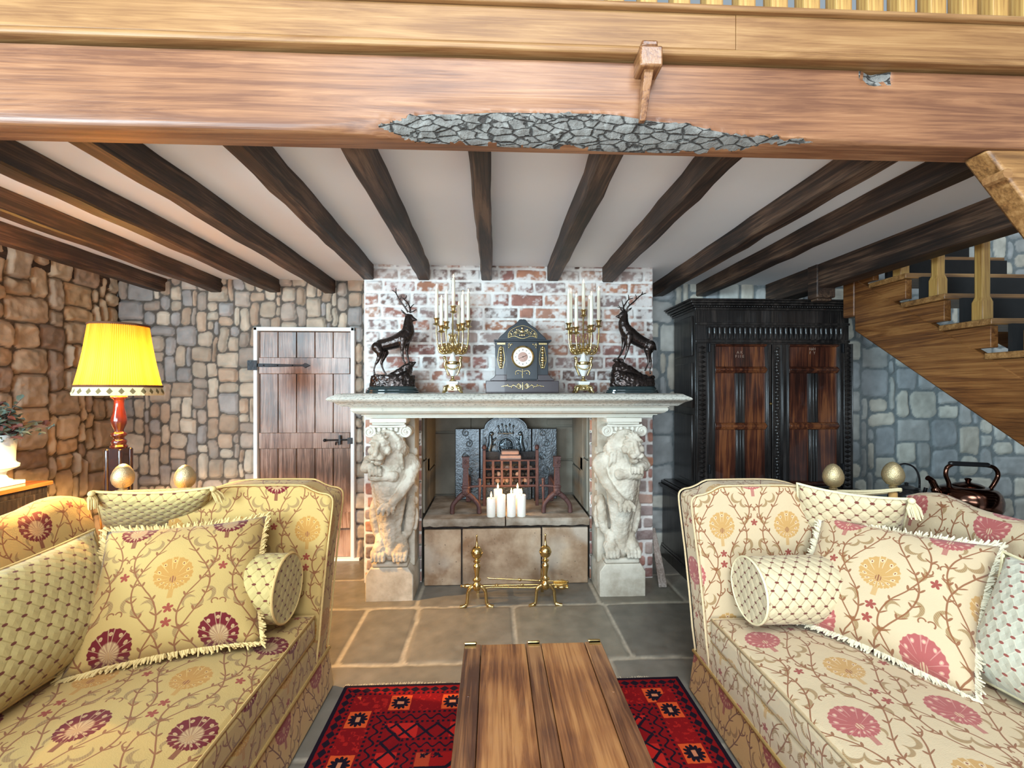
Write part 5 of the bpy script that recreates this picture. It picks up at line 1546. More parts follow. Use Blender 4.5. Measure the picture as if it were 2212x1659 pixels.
# ------------------------------------------------------------------ carved cupboard
QY = 3.26
cu = thing('press_cupboard', 'tall near-black carved oak cupboard with two panelled doors under the stairs', 'cupboard', (1.53, QY, 0))
ux0, ux1 = 0.0, W(1842, 900, QY).x - 1.53 - .02
UZ0, UZ1 = 0.655, 2.02
def ux(px): return W(px, 900, QY).x - 1.53
def uz(py): return W(1650, py, QY).z
UD = .40
MB().box(ux0, ux1, .012, UD, UZ0, UZ1).build('upper_carcass', M_EBONY, cu, bevel=.004)
MB().box(ux0 - .09, ux1 + .06, -.055, UD + .03, .03, UZ0 - .06).build('lower_carcass', M_EBONY, cu, bevel=.006)
m = MB()
for o_, z0, z1 in ((.02, UZ0 - .065, UZ0 - .045), (.035, UZ0 - .045, UZ0 - .03), (.012, UZ0 - .03, UZ0 - .008), (-.01, UZ0 - .008, UZ0)):
    m.box(ux0 - .09 - o_, ux1 + .06 + o_, -.055 - o_, UD + .03, z0, z1)
m.build('waist_moulding', M_EBONY, cu, bevel=.004)
m = MB().box(ux0 - .105, ux1 + .075, -.075, UD + .04, 0, .09).box(ux0 - .098, ux1 + .068, -.065, UD + .04, .09, .11)
m.build('plinth', M_EBONY, cu, bevel=.006)
for a, c in ((.03, .58), (.62, 1.16)):                       # lower doors
    MB().box(a, c, -.075, -.05, .14, UZ0 - .10).build('lower_door', M_EBONY, cu, bevel=.006)
# cornice with carved steps
m = MB()
for o_, z0, z1 in ((.012, UZ1 - .005, UZ1 + .012), (.028, UZ1 + .012, UZ1 + .024), (.050, UZ1 + .024, UZ1 + .040), (.068, UZ1 + .040, UZ1 + .055), (.082, UZ1 + .055, UZ1 + .066)):
    m.box(ux0 - o_, ux1 + o_, -o_, UD + .02, z0, z1)
m.build('cornice', M_EBONY, cu, bevel=.004)
m = MB(); n = 62
for k in range(n):
    x = ux0 + (ux1 - ux0) * (k + .5) / n; m.ball((x, -.032, UZ1 + .016), (.0075, .006, .006), 8, 6)
m.build('carved_bead', M_EBONY, cu, smooth=60)
m = MB(); n = 27; fx0, fx1 = ux(1527), ux(1822)
for k in range(n):
    x = fx0 + (fx1 - fx0) * (k + .5) / n
    m.chain([(x, .006, uz(731)), (x, -.002, uz(720)), (x, .0, uz(709))], [.006, .011, .013], 10)
m.build('gadroon_frieze', M_EBONY, cu, smooth=60)
m = MB().box(ux0, ux1, .0, .014, uz(740), uz(734)).box(ux0, ux1, .0, .014, uz(702), uz(697))
m.build('frieze_rail', M_EBONY, cu, bevel=.003)
def carved(a, c, z0, z1, seed):
    r = random.Random(seed); m = MB().box(a, c, .0, .013, z0, z1)
    m.box(a, a + .007, -.010, .013, z0, z1).box(c - .007, c, -.010, .013, z0, z1)
    return m.build('carved_stile', M_EBONY, cu, bevel=.003), r
for a, c, sd in ((ux(1504), ux(1530), 1), (ux(1821), ux(1841), 2)):
    o, r = carved(a, c, UZ0, uz(742), sd)
    m = MB(); z = UZ0 + .03; k = 0
    while z < uz(750):
        x = (a + c) / 2
        m.add([(x - .030, .0, z), (x, .0, z - .016), (x + .030, .0, z), (x, .0, z + .016), (x, -.014, z)], [(0, 1, 4), (1, 2, 4), (2, 3, 4), (3, 0, 4)])
        z += .036; k += 1
    m.build('carving', M_EBONY, o, smooth=20)
# doors
for di, (pa_, pb_) in enumerate(((1530, 1665), (1690, 1820))):
    a, c = ux(pa_), ux(pb_)
    dr = bpy.data.objects.new('door', None); COL.objects.link(dr); dr.parent = cu
    zb_, zt_ = UZ0 + .02, uz(744)
    pl_, pr_ = a + .052, c - .040
    m = MB().box(a, pl_, -.006, .014, zb_, zt_).box(pr_, c, -.006, .014, zb_, zt_)
    for x0_ in (pl_ - .020, pr_ + .004): m.box(x0_, x0_ + .007, -.013, .014, zb_, zt_).box(x0_ + .009, x0_ + .016, -.010, .014, zb_, zt_)
    m.build('stile', M_EBONY, dr, bevel=.003)
    zr = [(uz(728 + 21), uz(743)), (uz(806), uz(792)), (uz(928), uz(913)), (zb_, zb_ + .035)]
    m = MB()
    for z0, z1 in zr:
        MB().box(pl_, pr_, -.004, .014, z0, z1).box(pl_ + .003, pr_ - .003, -.010, .0, z0 + (z1 - z0) * .25, z0 + (z1 - z0) * .75).sweep_x([(-.024, z0 + (z1 - z0) * .62), (-.024, z0 + (z1 - z0) * .48), (-.004, z0), (-.004, z1)], pl_ + .001, pr_ - .001).build('rail', M_PANEL, dr, bevel=.004)
    xm_ = (pl_ + pr_) / 2
    m = MB()
    for z0, z1 in ((zr[2][1], zr[1][0]), (zr[3][1], zr[2][0])):
        m.box(xm_ - .034, xm_ + .034, -.003, .014, z0, z1)
        for q in (-.030, -.0085, .013): m.box(xm_ + q, xm_ + q + .017, -.011, .0, z0, z1)
    m.build('muntin', M_EBONY, dr, bevel=.003)
    for x0_, x1_, z0, z1 in ((pl_, pr_, zr[1][1], zr[0][0]), (pl_, xm_ - .034, zr[2][1], zr[1][0]), (xm_ + .034, pr_, zr[2][1], zr[1][0]), (pl_, xm_ - .034, zr[3][1], zr[2][0]), (xm_ + .034, pr_, zr[3][1], zr[2][0])):
        MB().box(x0_, x1_, .010, .0165, z0, z1).build('panel', M_PANEL, dr)
    for rows_, zc_ in ((('A K', 'F I I E'), 772), (('1601', 'F  Y'), 764))[di:di + 1]:
        for j, tx in enumerate(rows_):
            cv = bpy.data.curves.new('initials', 'FONT'); cv.body = tx; cv.size = .030; cv.extrude = .0006; cv.align_x = 'CENTER'
            cv.materials.append(plain('worn carving', (.30, .20, .15), .5, vary=.4))
            o = bpy.data.objects.new('carved_initials', cv); COL.objects.link(o)
            me_t = bpy.data.meshes.new_from_object(o.evaluated_get(bpy.context.evaluated_depsgraph_get())); bpy.data.objects.remove(o)
            o = bpy.data.objects.new('carved_initials', me_t); COL.objects.link(o); o.parent = dr
            o.location = (xm_, .0095, uz(zc_ - 8) - .030 * j); o.rotation_euler = (PI / 2, 0, 0)
    for zh in (uz(752), uz(1012)):
        x = a + .004 if di == 0 else c - .004
        MB().box(x - .014, x + .014, -.010, -.004, zh - .035, zh + .035).cap((x, -.012, zh - .03), (x, -.012, zh + .03), .005, .005, 8).build('hinge', M_IRON, dr, smooth=30)
# centre cover strip, richly carved
a, c = ux(1667), ux(1689)
o, r = carved(a, c, UZ0 + .02, uz(744), 3)
m = MB(); z = UZ0 + .04
while z < uz(750):
    x = (a + c) / 2 + r.uniform(-.008, .008)
    m.ball((x, -.004, z), (r.uniform(.008, .016), .012, r.uniform(.009, .018)), 8, 6); m.cap((x - .012, -.004, z), (x + .014, -.006, z + r.uniform(-.012, .016)), .005, .005, 6)
    z += .024
m.build('carving', M_EBONY, o, smooth=50)
MB().lathe([(.010, 0), (.012, .004), (.009, .010), (.004, .016)], n=14, mat=Matrix.Translation((ux(1663), -.010, uz(872))) @ Matrix.Rotation(PI / 2, 4, 'X')).build('lock_knob', M_BRASS, cu, smooth=50)
# side panels (left side)
for z0, z1 in ((UZ0 + .05, 1.22), (1.27, 1.62), (1.67, 1.98)):
    m = MB().box(ux0 - .010, ux0 + .002, .05, UD - .04, z0, z1); m.build('side_panel', M_EBONY, cu, bevel=.008)

# ------------------------------------------------------------------ standard lamp
LY = 2.50
lp = W(257, 838, LY)
lm = thing('floor_lamp', 'turned mahogany standard lamp with pleated yellow fringed shade, lit', 'lamp', (lp.x, LY, 0))
S = (lp.x ** 2 + LY ** 2) ** .5 / 950 * .905
def lz(py): return W(257, py, LY).z
k_ = abs(W(258, 838, LY).x - W(257, 838, LY).x) * .80
zb = lz(1045)
prof = [(.055, zb - .3), (.055, zb - .02)]
m = MB().box(-.060, .060, -.060, .060, .40, lz(970)).build('shaft_block', M_MAHOG_D, lm, bevel=.006) if False else None
M_MAHOG_D = plain('dark polished mahogany', (0.030, 0.010, 0.007), 0.18, coat=0.6, vary=0.4, scale=9)
# clustered square block with fluted corners
m = MB().box(-.036, .036, -.036, .036, .42, lz(968))
for sx in (-1, 1):
    for sy in (-1, 1): m.cap((sx * .034, sy * .034, .44), (sx * .034, sy * .034, lz(968) - .012), .012, .012, 10)
m.build('shaft_block', M_MAHOG_D, lm, smooth=40)
MB().lathe([(.04, .42), (.045, .40), (.03, .36), (.045, .30), (.05, .2), (.035, .12), (.05, .09), (.05, .05)], n=24).build('lower_column', M_MAHOG_D, lm, smooth=50)
for q in range(4):
    a = q * PI / 2 + PI / 4
    MB().tube(bez([(.03 * math.cos(a), .03 * math.sin(a), .10), (.10 * math.cos(a), .10 * math.sin(a), .09), (.17 * math.cos(a), .17 * math.sin(a), .03), (.20 * math.cos(a), .20 * math.sin(a), .014)]), .016, 8).build('foot', M_MAHOG_D, lm, smooth=60)
def R(px): return px * k_
tp = [(.036, 968), (.040, 964), (.032, 960), (R(17.5), 957), (R(18), 953), (R(16), 950), (R(12), 947), (R(13), 944), (R(18), 941), (R(18.5), 938), (R(16), 935), (R(11), 932), (R(11), 928), (R(14), 922), (R(17.5), 915), (R(18.5), 908), (R(16.5), 898), (R(13), 885), (R(11.5), 874), (R(12), 866), (R(14), 862), (R(18), 860), (R(19), 858), (R(18), 855), (R(13), 853), (R(14), 850), (R(18), 848), (R(17), 845), (R(17), 838), (R(13), 832), (R(5), 828)]
MB().lathe([(r, lz(z)) for r, z in tp], n=32).build('turned_column', M_MAHOG, lm, smooth=50)
# shade: eight-sided, pleated
zt_, zb_ = lz(703), lz(836)
rt, rb = R(66), R(95)
sh = bpy.data.meshes.new('lamp_shade'); vs, fs, uv = [], [], []
n = 480
def octr(a):
    f = PI / 4; q = ((a + f / 2) % f) - f / 2
    return .55 * (math.cos(f / 2) / math.cos(q)) / math.cos(f / 2) * .97 + .45
rows_n = 9
for j in range(rows_n + 1):
    t = j / rows_n
    for i in range(n + 1):
        a = 2 * PI * i / n + .2
        r = (rb + (rt - rb) * (t ** .92)) * octr(a) * (1 + .011 * math.sin(a * 96)) - .004 * math.sin(PI * t)
        vs.append((r * math.cos(a) * 1.03, r * math.sin(a) * .92, zb_ + (zt_ - zb_) * t)); uv.append((i / n, t))
for j in range(rows_n):
    for i in range(n):
        fs.append((j * (n + 1) + i, j * (n + 1) + i + 1, (j + 1) * (n + 1) + i + 1, (j + 1) * (n + 1) + i))
sh.from_pydata(vs, [], fs); sh.materials.append(M_SHADE)
ul = sh.uv_layers.new(name='UVMap')
for l in sh.loops: ul.data[l.index].uv = uv[l.vertex_index]
finish('lamp_shade', sh, lm, smooth=180, fixn=False)
def ring(r0, z, rad_, mat, name, nn=96, parent=lm, mi=None):
    pts = [(r0 * octr(2 * PI * i / nn + .2) * math.cos(2 * PI * i / nn + .2) * 1.03, r0 * octr(2 * PI * i / nn + .2) * math.sin(2 * PI * i / nn + .2) * .92, z) for i in range(nn + 1)]
    return MB().tube(pts, rad_, 6, cap=False).build(name, mat, parent, smooth=60)
top_ = bpy.data.meshes.new('shade_top_diffuser'); vs = [(0, 0, zt_ - .012)] + [(rt * octr(2 * PI * i / n + .2) * math.cos(2 * PI * i / n + .2) * 1.02, rt * octr(2 * PI * i / n + .2) * math.sin(2 * PI * i / n + .2) * .91, zt_ - .012) for i in range(n)]
top_.from_pydata(vs, [], [(0, i + 1, (i + 1) % n + 1) for i in range(n)]); top_.materials.append(M_DIFFUSER)
finish('shade_top_diffuser', top_, lm, fixn=False)
M_DKBRAID = plain('brown braid', (.10, .035, .012), .8, vary=.3)
ring(rt, zt_, .006, M_DKBRAID, 'top_braid'); ring(rb, zb_ + .004, .006, M_DKBRAID, 'bottom_braid')
bd_ = bpy.data.meshes.new('patterned_trim'); vs, fs, uv = [], [], []
for j, (dz, dr) in enumerate(((0.0, 0), (-.018, .004), (-.034, .010), (-.046, .006))):
    for i in range(n + 1):
        a = 2 * PI * i / n + .2; r = (rb + dr) * octr(a) * (1 + (.006 * math.sin(a * 60) if j == 3 else 0))
        vs.append((r * math.cos(a) * 1.03, r * math.sin(a) * .92, zb_ + dz)); uv.append((i / n, 1 - j / 3))
for j in range(3):
    for i in range(n): fs.append((j * (n + 1) + i, j * (n + 1) + i + 1, (j + 1) * (n + 1) + i + 1, (j + 1) * (n + 1) + i))
bd_.from_pydata(vs, [], fs); bd_.materials.append(M_TRIMBAND)
ul = bd_.uv_layers.new(name='UVMap')
for l in bd_.loops: ul.data[l.index].uv = uv[l.vertex_index]
finish('patterned_trim', bd_, lm, smooth=180, fixn=False)
zbulb = (zt_ + zb_) / 2
MB().lathe([(.012, -.05), (.015, -.03), (.028, .0), (.030, .018), (.022, .038), (.001, .047)], (0, 0, zb_ - .005), 20).build('bulb', M_BULB, lm, smooth=60)
MB().lathe([(.008, lz(830)), (.008, zb_ - .09), (.018, zb_ - .085), (.018, zb_ - .052)], n=14).build('bulb_holder', M_BRASS, lm, smooth=50)
ll = bpy.data.lights.new('lamp_light', 'POINT'); ll.energy = 280; ll.color = (1.0, 0.58, 0.19); ll.shadow_soft_size = .03
lo = bpy.data.objects.new('lamp_light', ll); COL.objects.link(lo); lo.parent = lm; lo.location = (0, 0, zb_ + .085)

# ------------------------------------------------------------------ sideboard, urn and plant by the left wall
SBX = -2.66
sb = thing('sideboard', 'dark sideboard with polished top against the left stone wall', 'sideboard', (-2.84, 2.0, 0))
MB().box(-.165, .18, -.78, .78, .835, .86).build('top', M_SIDE, sb, bevel=.004)
MB().box(-.16, .165, -.76, .76, .08, .833).build('carcass', M_EBONY, sb, bevel=.004)
for k in range(3):
    MB().box(.166, .178, -.74 + .5 * k, -.74 + .48 + .5 * k, .60, .80).build('drawer', M_EBONY, sb, bevel=.004)
    MB().ball((.19, -.50 + .5 * k, .70), .014, 10, 8).build('knob', M_BRASS, sb, smooth=60)
    MB().box(.166, .178, -.74 + .5 * k, -.74 + .48 + .5 * k, .12, .57).build('door', M_EBONY, sb, bevel=.004)
MB().box(-.155, .15, -.74, .74, 0, .079).build('plinth', M_EBONY, sb)
UYP = 2.62; uc = -2.83
un = thing('urn_planter', 'pale glazed urn planter standing on the dark sideboard', 'planter', (uc, UYP, .8605))
MB().box(-.085, .085, -.085, .085, 0, .022).build('foot', M_URN, un, bevel=.003)
MB().lathe([(.070, .022), (.072, .030), (.055, .040), (.045, .060), (.050, .080), (.085, .095), (.098, .105), (.100, .120), (.086, .130), (.082, .14), (.084, .20), (.092, .265), (.100, .285), (.098, .292), (.085, .288), (.080, .265), (.001, .262)], n=36).build('bowl', M_URN, un, smooth=40)
pt = thing('potted_plant', 'grey green leafy plant growing out of the pale urn', 'plant', (uc, UYP, .8605 + .27))
rp = random.Random(4); lf = [MB(), MB()]; stm = MB()
for k in range(60):
    a = rp.uniform(0, 2 * PI); L = rp.uniform(.10, .27); e = rp.uniform(.1, 1.35)
    d = Vector((math.cos(a) * math.cos(e), math.sin(a) * math.cos(e), math.sin(e)))
    base = Vector((rp.uniform(-.03, .03), rp.uniform(-.03, .03), 0.0))
    stm.tube(bez([base, base + d * L * .5 + Vector((0, 0, .03)), base + d * L], 4), [.003] * 5 + [.0015] * 4, 5)
    for j in range(7):
        p = base + d * L * (.45 + .09 * j) + Vector((rp.uniform(-.03, .03), rp.uniform(-.03, .03), rp.uniform(-.02, .03)))
        q = Euler((rp.uniform(-.9, .9), rp.uniform(-.9, .9), rp.uniform(0, 6.3))).to_matrix()
        s_ = rp.uniform(.016, .030)
        pts = [(0, -s_, 0), (s_ * .55, -s_ * .3, .004), (s_ * .45, s_ * .4, .002), (0, s_, -.006), (-s_ * .45, s_ * .4, .002), (-s_ * .55, -s_ * .3, .004), (0, 0, -.003)]
        lf[1 if rp.random() < .22 else 0].add([q @ Vector(t) + p for t in pts], [(0, 1, 6), (1, 2, 6), (2, 3, 6), (3, 4, 6), (4, 5, 6), (5, 0, 6)])
lf[0].build('foliage', M_LEAF, pt, fixn=False); lf[1].build('dry_foliage', M_LEAF_R, pt, fixn=False); stm.build('stems', M_LEAF_R, pt, smooth=60)

# ------------------------------------------------------------------ rug and chest
rg = MB()
nx_, ny_ = 60, 80
for j in range(ny_ + 1):
    for i in range(nx_ + 1):
        x, y = RUG_W * i / nx_, RUG_L * j / ny_
        e = min(x, y, RUG_W - x, RUG_L - y)
        rg.v.append((x, y, .0075 + .0025 * min(1, e / .02) + .0006 * mnoise.noise(Vector((x * 9, y * 9, 0)))))
for j in range(ny_):
    for i in range(nx_): rg.f.append((j * (nx_ + 1) + i, j * (nx_ + 1) + i + 1, (j + 1) * (nx_ + 1) + i + 1, (j + 1) * (nx_ + 1) + i)); rg.mi.append(0)
o_ = len(rg.v); rg.v += [(0, 0, .004), (RUG_W, 0, .004), (RUG_W, RUG_L, .004), (0, RUG_L, .004)]
rg.f.append((o_ + 3, o_ + 2, o_ + 1, o_)); rg.mi.append(0)
b_edge = [j * (nx_ + 1) for j in range(ny_ + 1)]
def skirt(idx, a, c):
    for p, q in zip(idx, idx[1:]): rg.f.append((p, q, a)); rg.mi.append(0)
    rg.f.append((idx[-1], c, a)); rg.mi.append(0)
skirt([i for i in range(nx_ + 1)], o_, o_ + 1); skirt([j * (nx_ + 1) + nx_ for j in range(ny_ + 1)], o_ + 1, o_ + 2)
skirt([ny_ * (nx_ + 1) + nx_ - i for i in range(nx_ + 1)], o_ + 2, o_ + 3); skirt([(ny_ - j) * (nx_ + 1) for j in range(ny_ + 1)], o_ + 3, o_)
rug = rg.build('patterned_rug', M_RUG, loc=(-.70, 2.11 - RUG_L, 0), smooth=60)
tag(rug, 'deep red patterned wool rug under the chest between the sofas', 'rug')
fg = MB(); rf = random.Random(8)
for k in range(330):
    x = RUG_W * k / 330 + rf.uniform(-.002, .002)
    fg.tube([(x, RUG_L - .004, .006), (x + rf.uniform(-.004, .004), RUG_L + rf.uniform(.012, .022), .004)], .0012, 4)
fg.build('end_fringe', M_FRINGE_R, rug)

CHX0, CHX1, CHY0, CHY1, CHZ = -.108, .410, .50, 1.655, .45
ch = thing('wooden_chest', 'long low plank-topped wooden chest with brass brackets standing on the red rug', 'chest', ((CHX0 + CHX1) / 2, (CHY0 + CHY1) / 2, .0105))
w2, l2 = (CHX1 - CHX0) / 2, (CHY1 - CHY0) / 2
def chz(z): return z - .0105
MB().box(-w2 + .02, w2 - .02, -l2 + .02, l2 - .02, .05, chz(CHZ) - .03).build('body', M_CHEST_D, ch, bevel=.004)
MB().box(-w2 + .004, w2 - .004, -l2 + .004, l2 - .004, 0, .05).build('plinth', M_CHEST_D, ch, bevel=.004)
for a, c, mt, dz in ((-w2, -w2 + .062, M_CHEST_D, .0), (-w2 + .0635, -.030, M_CHEST, -.0015), (-.0285, .028, M_CHEST_D, .0), (.0295, w2 - .066, M_CHEST, -.0015), (w2 - .0645, w2, M_CHEST_D, .0)):
    MB().box(a, c, -l2, l2, chz(CHZ) - .028, chz(CHZ) + dz).build('lid_plank', mt, ch, bevel=.003)
for x in (-w2 + .022, 0, w2 - .028):
    m = MB().box(x - .020, x + .022, l2 - .012, l2 + .003, chz(CHZ) - .03, chz(CHZ) + .003).box(x - .020, x + .022, l2 - .022, l2 + .003, chz(CHZ), chz(CHZ) + .003)
    m.cap((x - .018, l2 + .002, chz(CHZ) + .003), (x + .020, l2 + .002, chz(CHZ) + .003), .005, .005, 8)
    m.build('brass_bracket', M_BRASS, ch, smooth=40)
m = MB()
for x in (-w2 + .03, w2 - .03):
    for y in (-.35, 0.0, .3): m.ball((x, y, chz(CHZ)), (.006, .006, .002), 10, 6)
m.build('nail_heads', M_CHEST_D, ch, smooth=60)

# ------------------------------------------------------------------ Knole sofas
def rounded(name, x0, x1, y0, y1, z0, z1, mat, parent, crown=.0, bev=.03, s=1, n=18, uvoff=(0, 0)):
    """upholstered block with a domed top"""
    m = MB(); vs = []; fs = []
    def h(u, v): return z1 + crown * (1 - abs(2 * u - 1) ** 3.2) * (1 - abs(2 * v - 1) ** 6) + .004 * mnoise.noise(Vector((u * 5, v * 9, x0)))
    for j in range(n + 1):
        for i in range(n + 1):
            u, v = i / n, j / n; vs.append(((x0 + (x1 - x0) * u) * s, y0 + (y1 - y0) * v, h(u, v)))
    for j in range(n):
        for i in range(n): a = j * (n + 1) + i; fs.append((a, a + 1, a + n + 2, a + n + 1))
    ed = [i for i in range(n + 1)] + [j * (n + 1) + n for j in range(1, n + 1)] + [n * (n + 1) + n - i for i in range(1, n + 1)] + [(n - j) * (n + 1) for j in range(1, n)]
    o = len(vs)
    for e in ed: vs.append((vs[e][0], vs[e][1], z0))
    for q in range(len(ed)):
        p = (q + 1) % len(ed); fs.append((ed[p], ed[q], o + q, o + p))
    fs.append(tuple(range(o, o + len(ed))))
    m.add(vs, fs)
    return m.build(name, mat, parent, smooth=50, bevel=bev, seg=4, uv=uvoff if uvoff != (0, 0) else True)
def piping(name, pts, mat, parent, r=.0055, closed=True):
    p = [Vector(q) for q in pts]
    if closed: p.append(p[0])
    return MB().tube(p, r, 6, cap=not closed).build(name, mat, parent, smooth=60)
def knole(name, X0, Y1, s, L, D, fin, label, fab, pipe, loz, skirt_m, uvo, uvs):
    r = thing(name, label, 'sofa', (X0, Y1, 0))
    def P(x, y, z): return (x * s, y, z)
    AT = .145                                                # arm thickness
    # flared skirt board, padded rail, seat cushion
    sk = MB()
    for y0, y1 in ((-L, 0),):
        vs = [P(-.012, y0, .012), P(-.012, y1, .012), P(.012, y1, .185), P(.012, y0, .185), P(.05, y0, .012), P(.05, y1, .012), P(.05, y1, .185), P(.05, y0, .185)]
        sk.add(vs, [(0, 1, 2, 3), (7, 6, 5, 4), (0, 4, 5, 1), (1, 5, 6, 2), (2, 6, 7, 3), (3, 7, 4, 0)])
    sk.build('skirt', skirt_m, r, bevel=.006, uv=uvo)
    piping('skirt_braid', [P(.010, -L, .188), P(.010, 0, .188), P(.05, 0.002, .188)], M_GOLDTRIM, r, .007, closed=False)
    m = MB().box(*sorted((P(.014, 0, 0)[0], P(D - .02, 0, 0)[0])), -L + .01, -.005, .04, .315)
    m.build('base', fab, r, bevel=.03, seg=4, uv=(uvo[0] + .1, uvo[1] + .05))
    cu_ = rounded('seat_cushion', .010, D - .16, -L + AT + .01, -AT - .012, .315, .418, fab, r, crown=.050, bev=.022, s=s, uvoff=uvs)
    y0, y1, x0, x1 = -L + AT + .016, -AT - .018, .016, D - .165
    for z in (.414, .322): piping('seat_piping', [P(x0, y0, z), P(x0, y1, z), P(x1, y1, z), P(x1, y0, z)], pipe, r, .006)
    # arms: tall wings with a serpentine top, leaning outwards
    def arm(yin, yout, sg, nm):
        prof = [(.022, .19), (.008, .30), (.000, .45), (-.012, .65), (-.028, .86), (-.026, .905), (-.005, .925), (.03, .932), (.065, .945), (.10, .962), (.15, .968), (.40, .968), (.50, .955), (.58, .930), (.70, .915), (.70, .19)]
        prof = prof[:4] + [(p.x, p.z) for p in bez([(x, 0, z) for x, z in prof[4:15]], 4)] + prof[15:]
        m = MB(); n = len(prof); vs = []
        for yy, ins in ((yin, 0), (yin + (yout - yin) * .5, .0), (yout, 0)):
            for x, z in prof: vs.append(P(x, yy + sg * .16 * max(0, z - .30) ** 1.25 * .8, z))
        fs = [tuple(range(n)), tuple(range(3 * n - 1, 2 * n - 1, -1))]
        for j in range(2):
            for i in range(n): k = (i + 1) % n; fs.append((j * n + i, j * n + k, j * n + n + k, j * n + n + i))
        m.add(vs, fs).build(nm, fab, r, smooth=60, bevel=.022, seg=4, uv=(uvo[0] + .06, uvo[1] + .04))
        for yy in (yin, yout):
            piping('arm_piping', [P(x - .004, yy + sg * .16 * max(0, z - .30) ** 1.25 * .8 + (.004 if yy == yin else -.004) * sg, z + .002) for x, z in prof[0:-1]], pipe, r, .0045, closed=False)
    arm(-AT, 0, 1, 'arm'); arm(-L + AT, -L, -1, 'arm')
    # back: leans outwards, humped ends
    m = MB(); n = 40; prof_n = 0
    for i in range(n + 1):
        t = i / n; y = -.05 - (L - .10) * t
        e = min(t, 1 - t) * L
        top = .905 + .03 * math.exp(-((e - .10) / .09) ** 2)
        sec = [(.80, .19), (.82, .45), (.86, .70), (.915, top - .03), (.935, top), (.99, top + .012), (1.035, top), (1.05, top - .04), (1.01, .6), (.985, .19)]
        for x, z in sec: m.v.append(P(x - 1.05 + D - .0, y, z))
        prof_n = len(sec)
    for i in range(n):
        for q in range(prof_n): p = (q + 1) % prof_n; m.f.append((i * prof_n + q, i * prof_n + p, (i + 1) * prof_n + p, (i + 1) * prof_n + q)); m.mi.append(0)
    m.f += [tuple(range(prof_n)), tuple(n * prof_n + q for q in range(prof_n))]; m.mi += [0, 0]
    m.build('back', fab, r, smooth=60, uv=(uvo[0] + .12, uvo[1] + .17))
    # corner finials and the cords that tie arm and back together
    for yc, sg in ((0.06, 1), (-L - .06, -1)):
        a_, b_ = P(fin[0], yc, .925), P(fin[1], yc - sg * .02, .935)
        for c in (a_, b_):
            MB().lathe([(.012, -.05), (.014, -.004), (.020, .0), (.012, .006), (.027, .013), (.040, .030), (.0455, .052), (.044, .070), (.037, .090), (.026, .107), (.013, .118), (.0005, .122)], c, 24).build('egg_finial', M_GOLD, r, smooth=60)
            MB().lathe([(.018, -.6), (.018, -.03), (.014, -.02)], c, 12).build('corner_post', fab, r, smooth=60)
        for q in range(5):
            dz, dy = -.016 - .011 * (q % 3) + .002 * q, .018 * (1 if q < 3 else -1)
            A_, B_ = Vector(a_), Vector(b_)
            m = MB().tube(bez([A_ + Vector((-.022 * s, dy * .8, dz)), A_ + Vector((0, dy * 1.3, dz)), (A_ + B_) / 2 + Vector((0, dy, dz - .006)), B_ + Vector((0, dy * 1.3, dz + .003 * q - .006)), B_ + Vector((.022 * s, dy * .8, dz))], 8), .0062, 8)
            m.build('tie_cord', M_CORD, r, smooth=60)
    return r
L_SOFA = 2.05
right_sofa = knole('knole_sofa', .925, 2.02, 1, L_SOFA, 1.12, (.735, 1.02), 'cream damask high-armed sofa with egg finials, in front of the dark cupboard', M_DAMASK_R, M_PIPE_R, M_LOZ_R, M_SKIRT_R, (.138, .023), (.035, .145))
left_sofa = knole('knole_sofa', -.765, 2.12, -1, L_SOFA, 1.20, (.715, .987), 'lamp-warmed damask high-armed sofa with egg finials, in front of the lit lamp', M_DAMASK_L, M_PIPE_L, M_LOZ_L, M_SKIRT_R, (.013, .044), (-.072, .198))

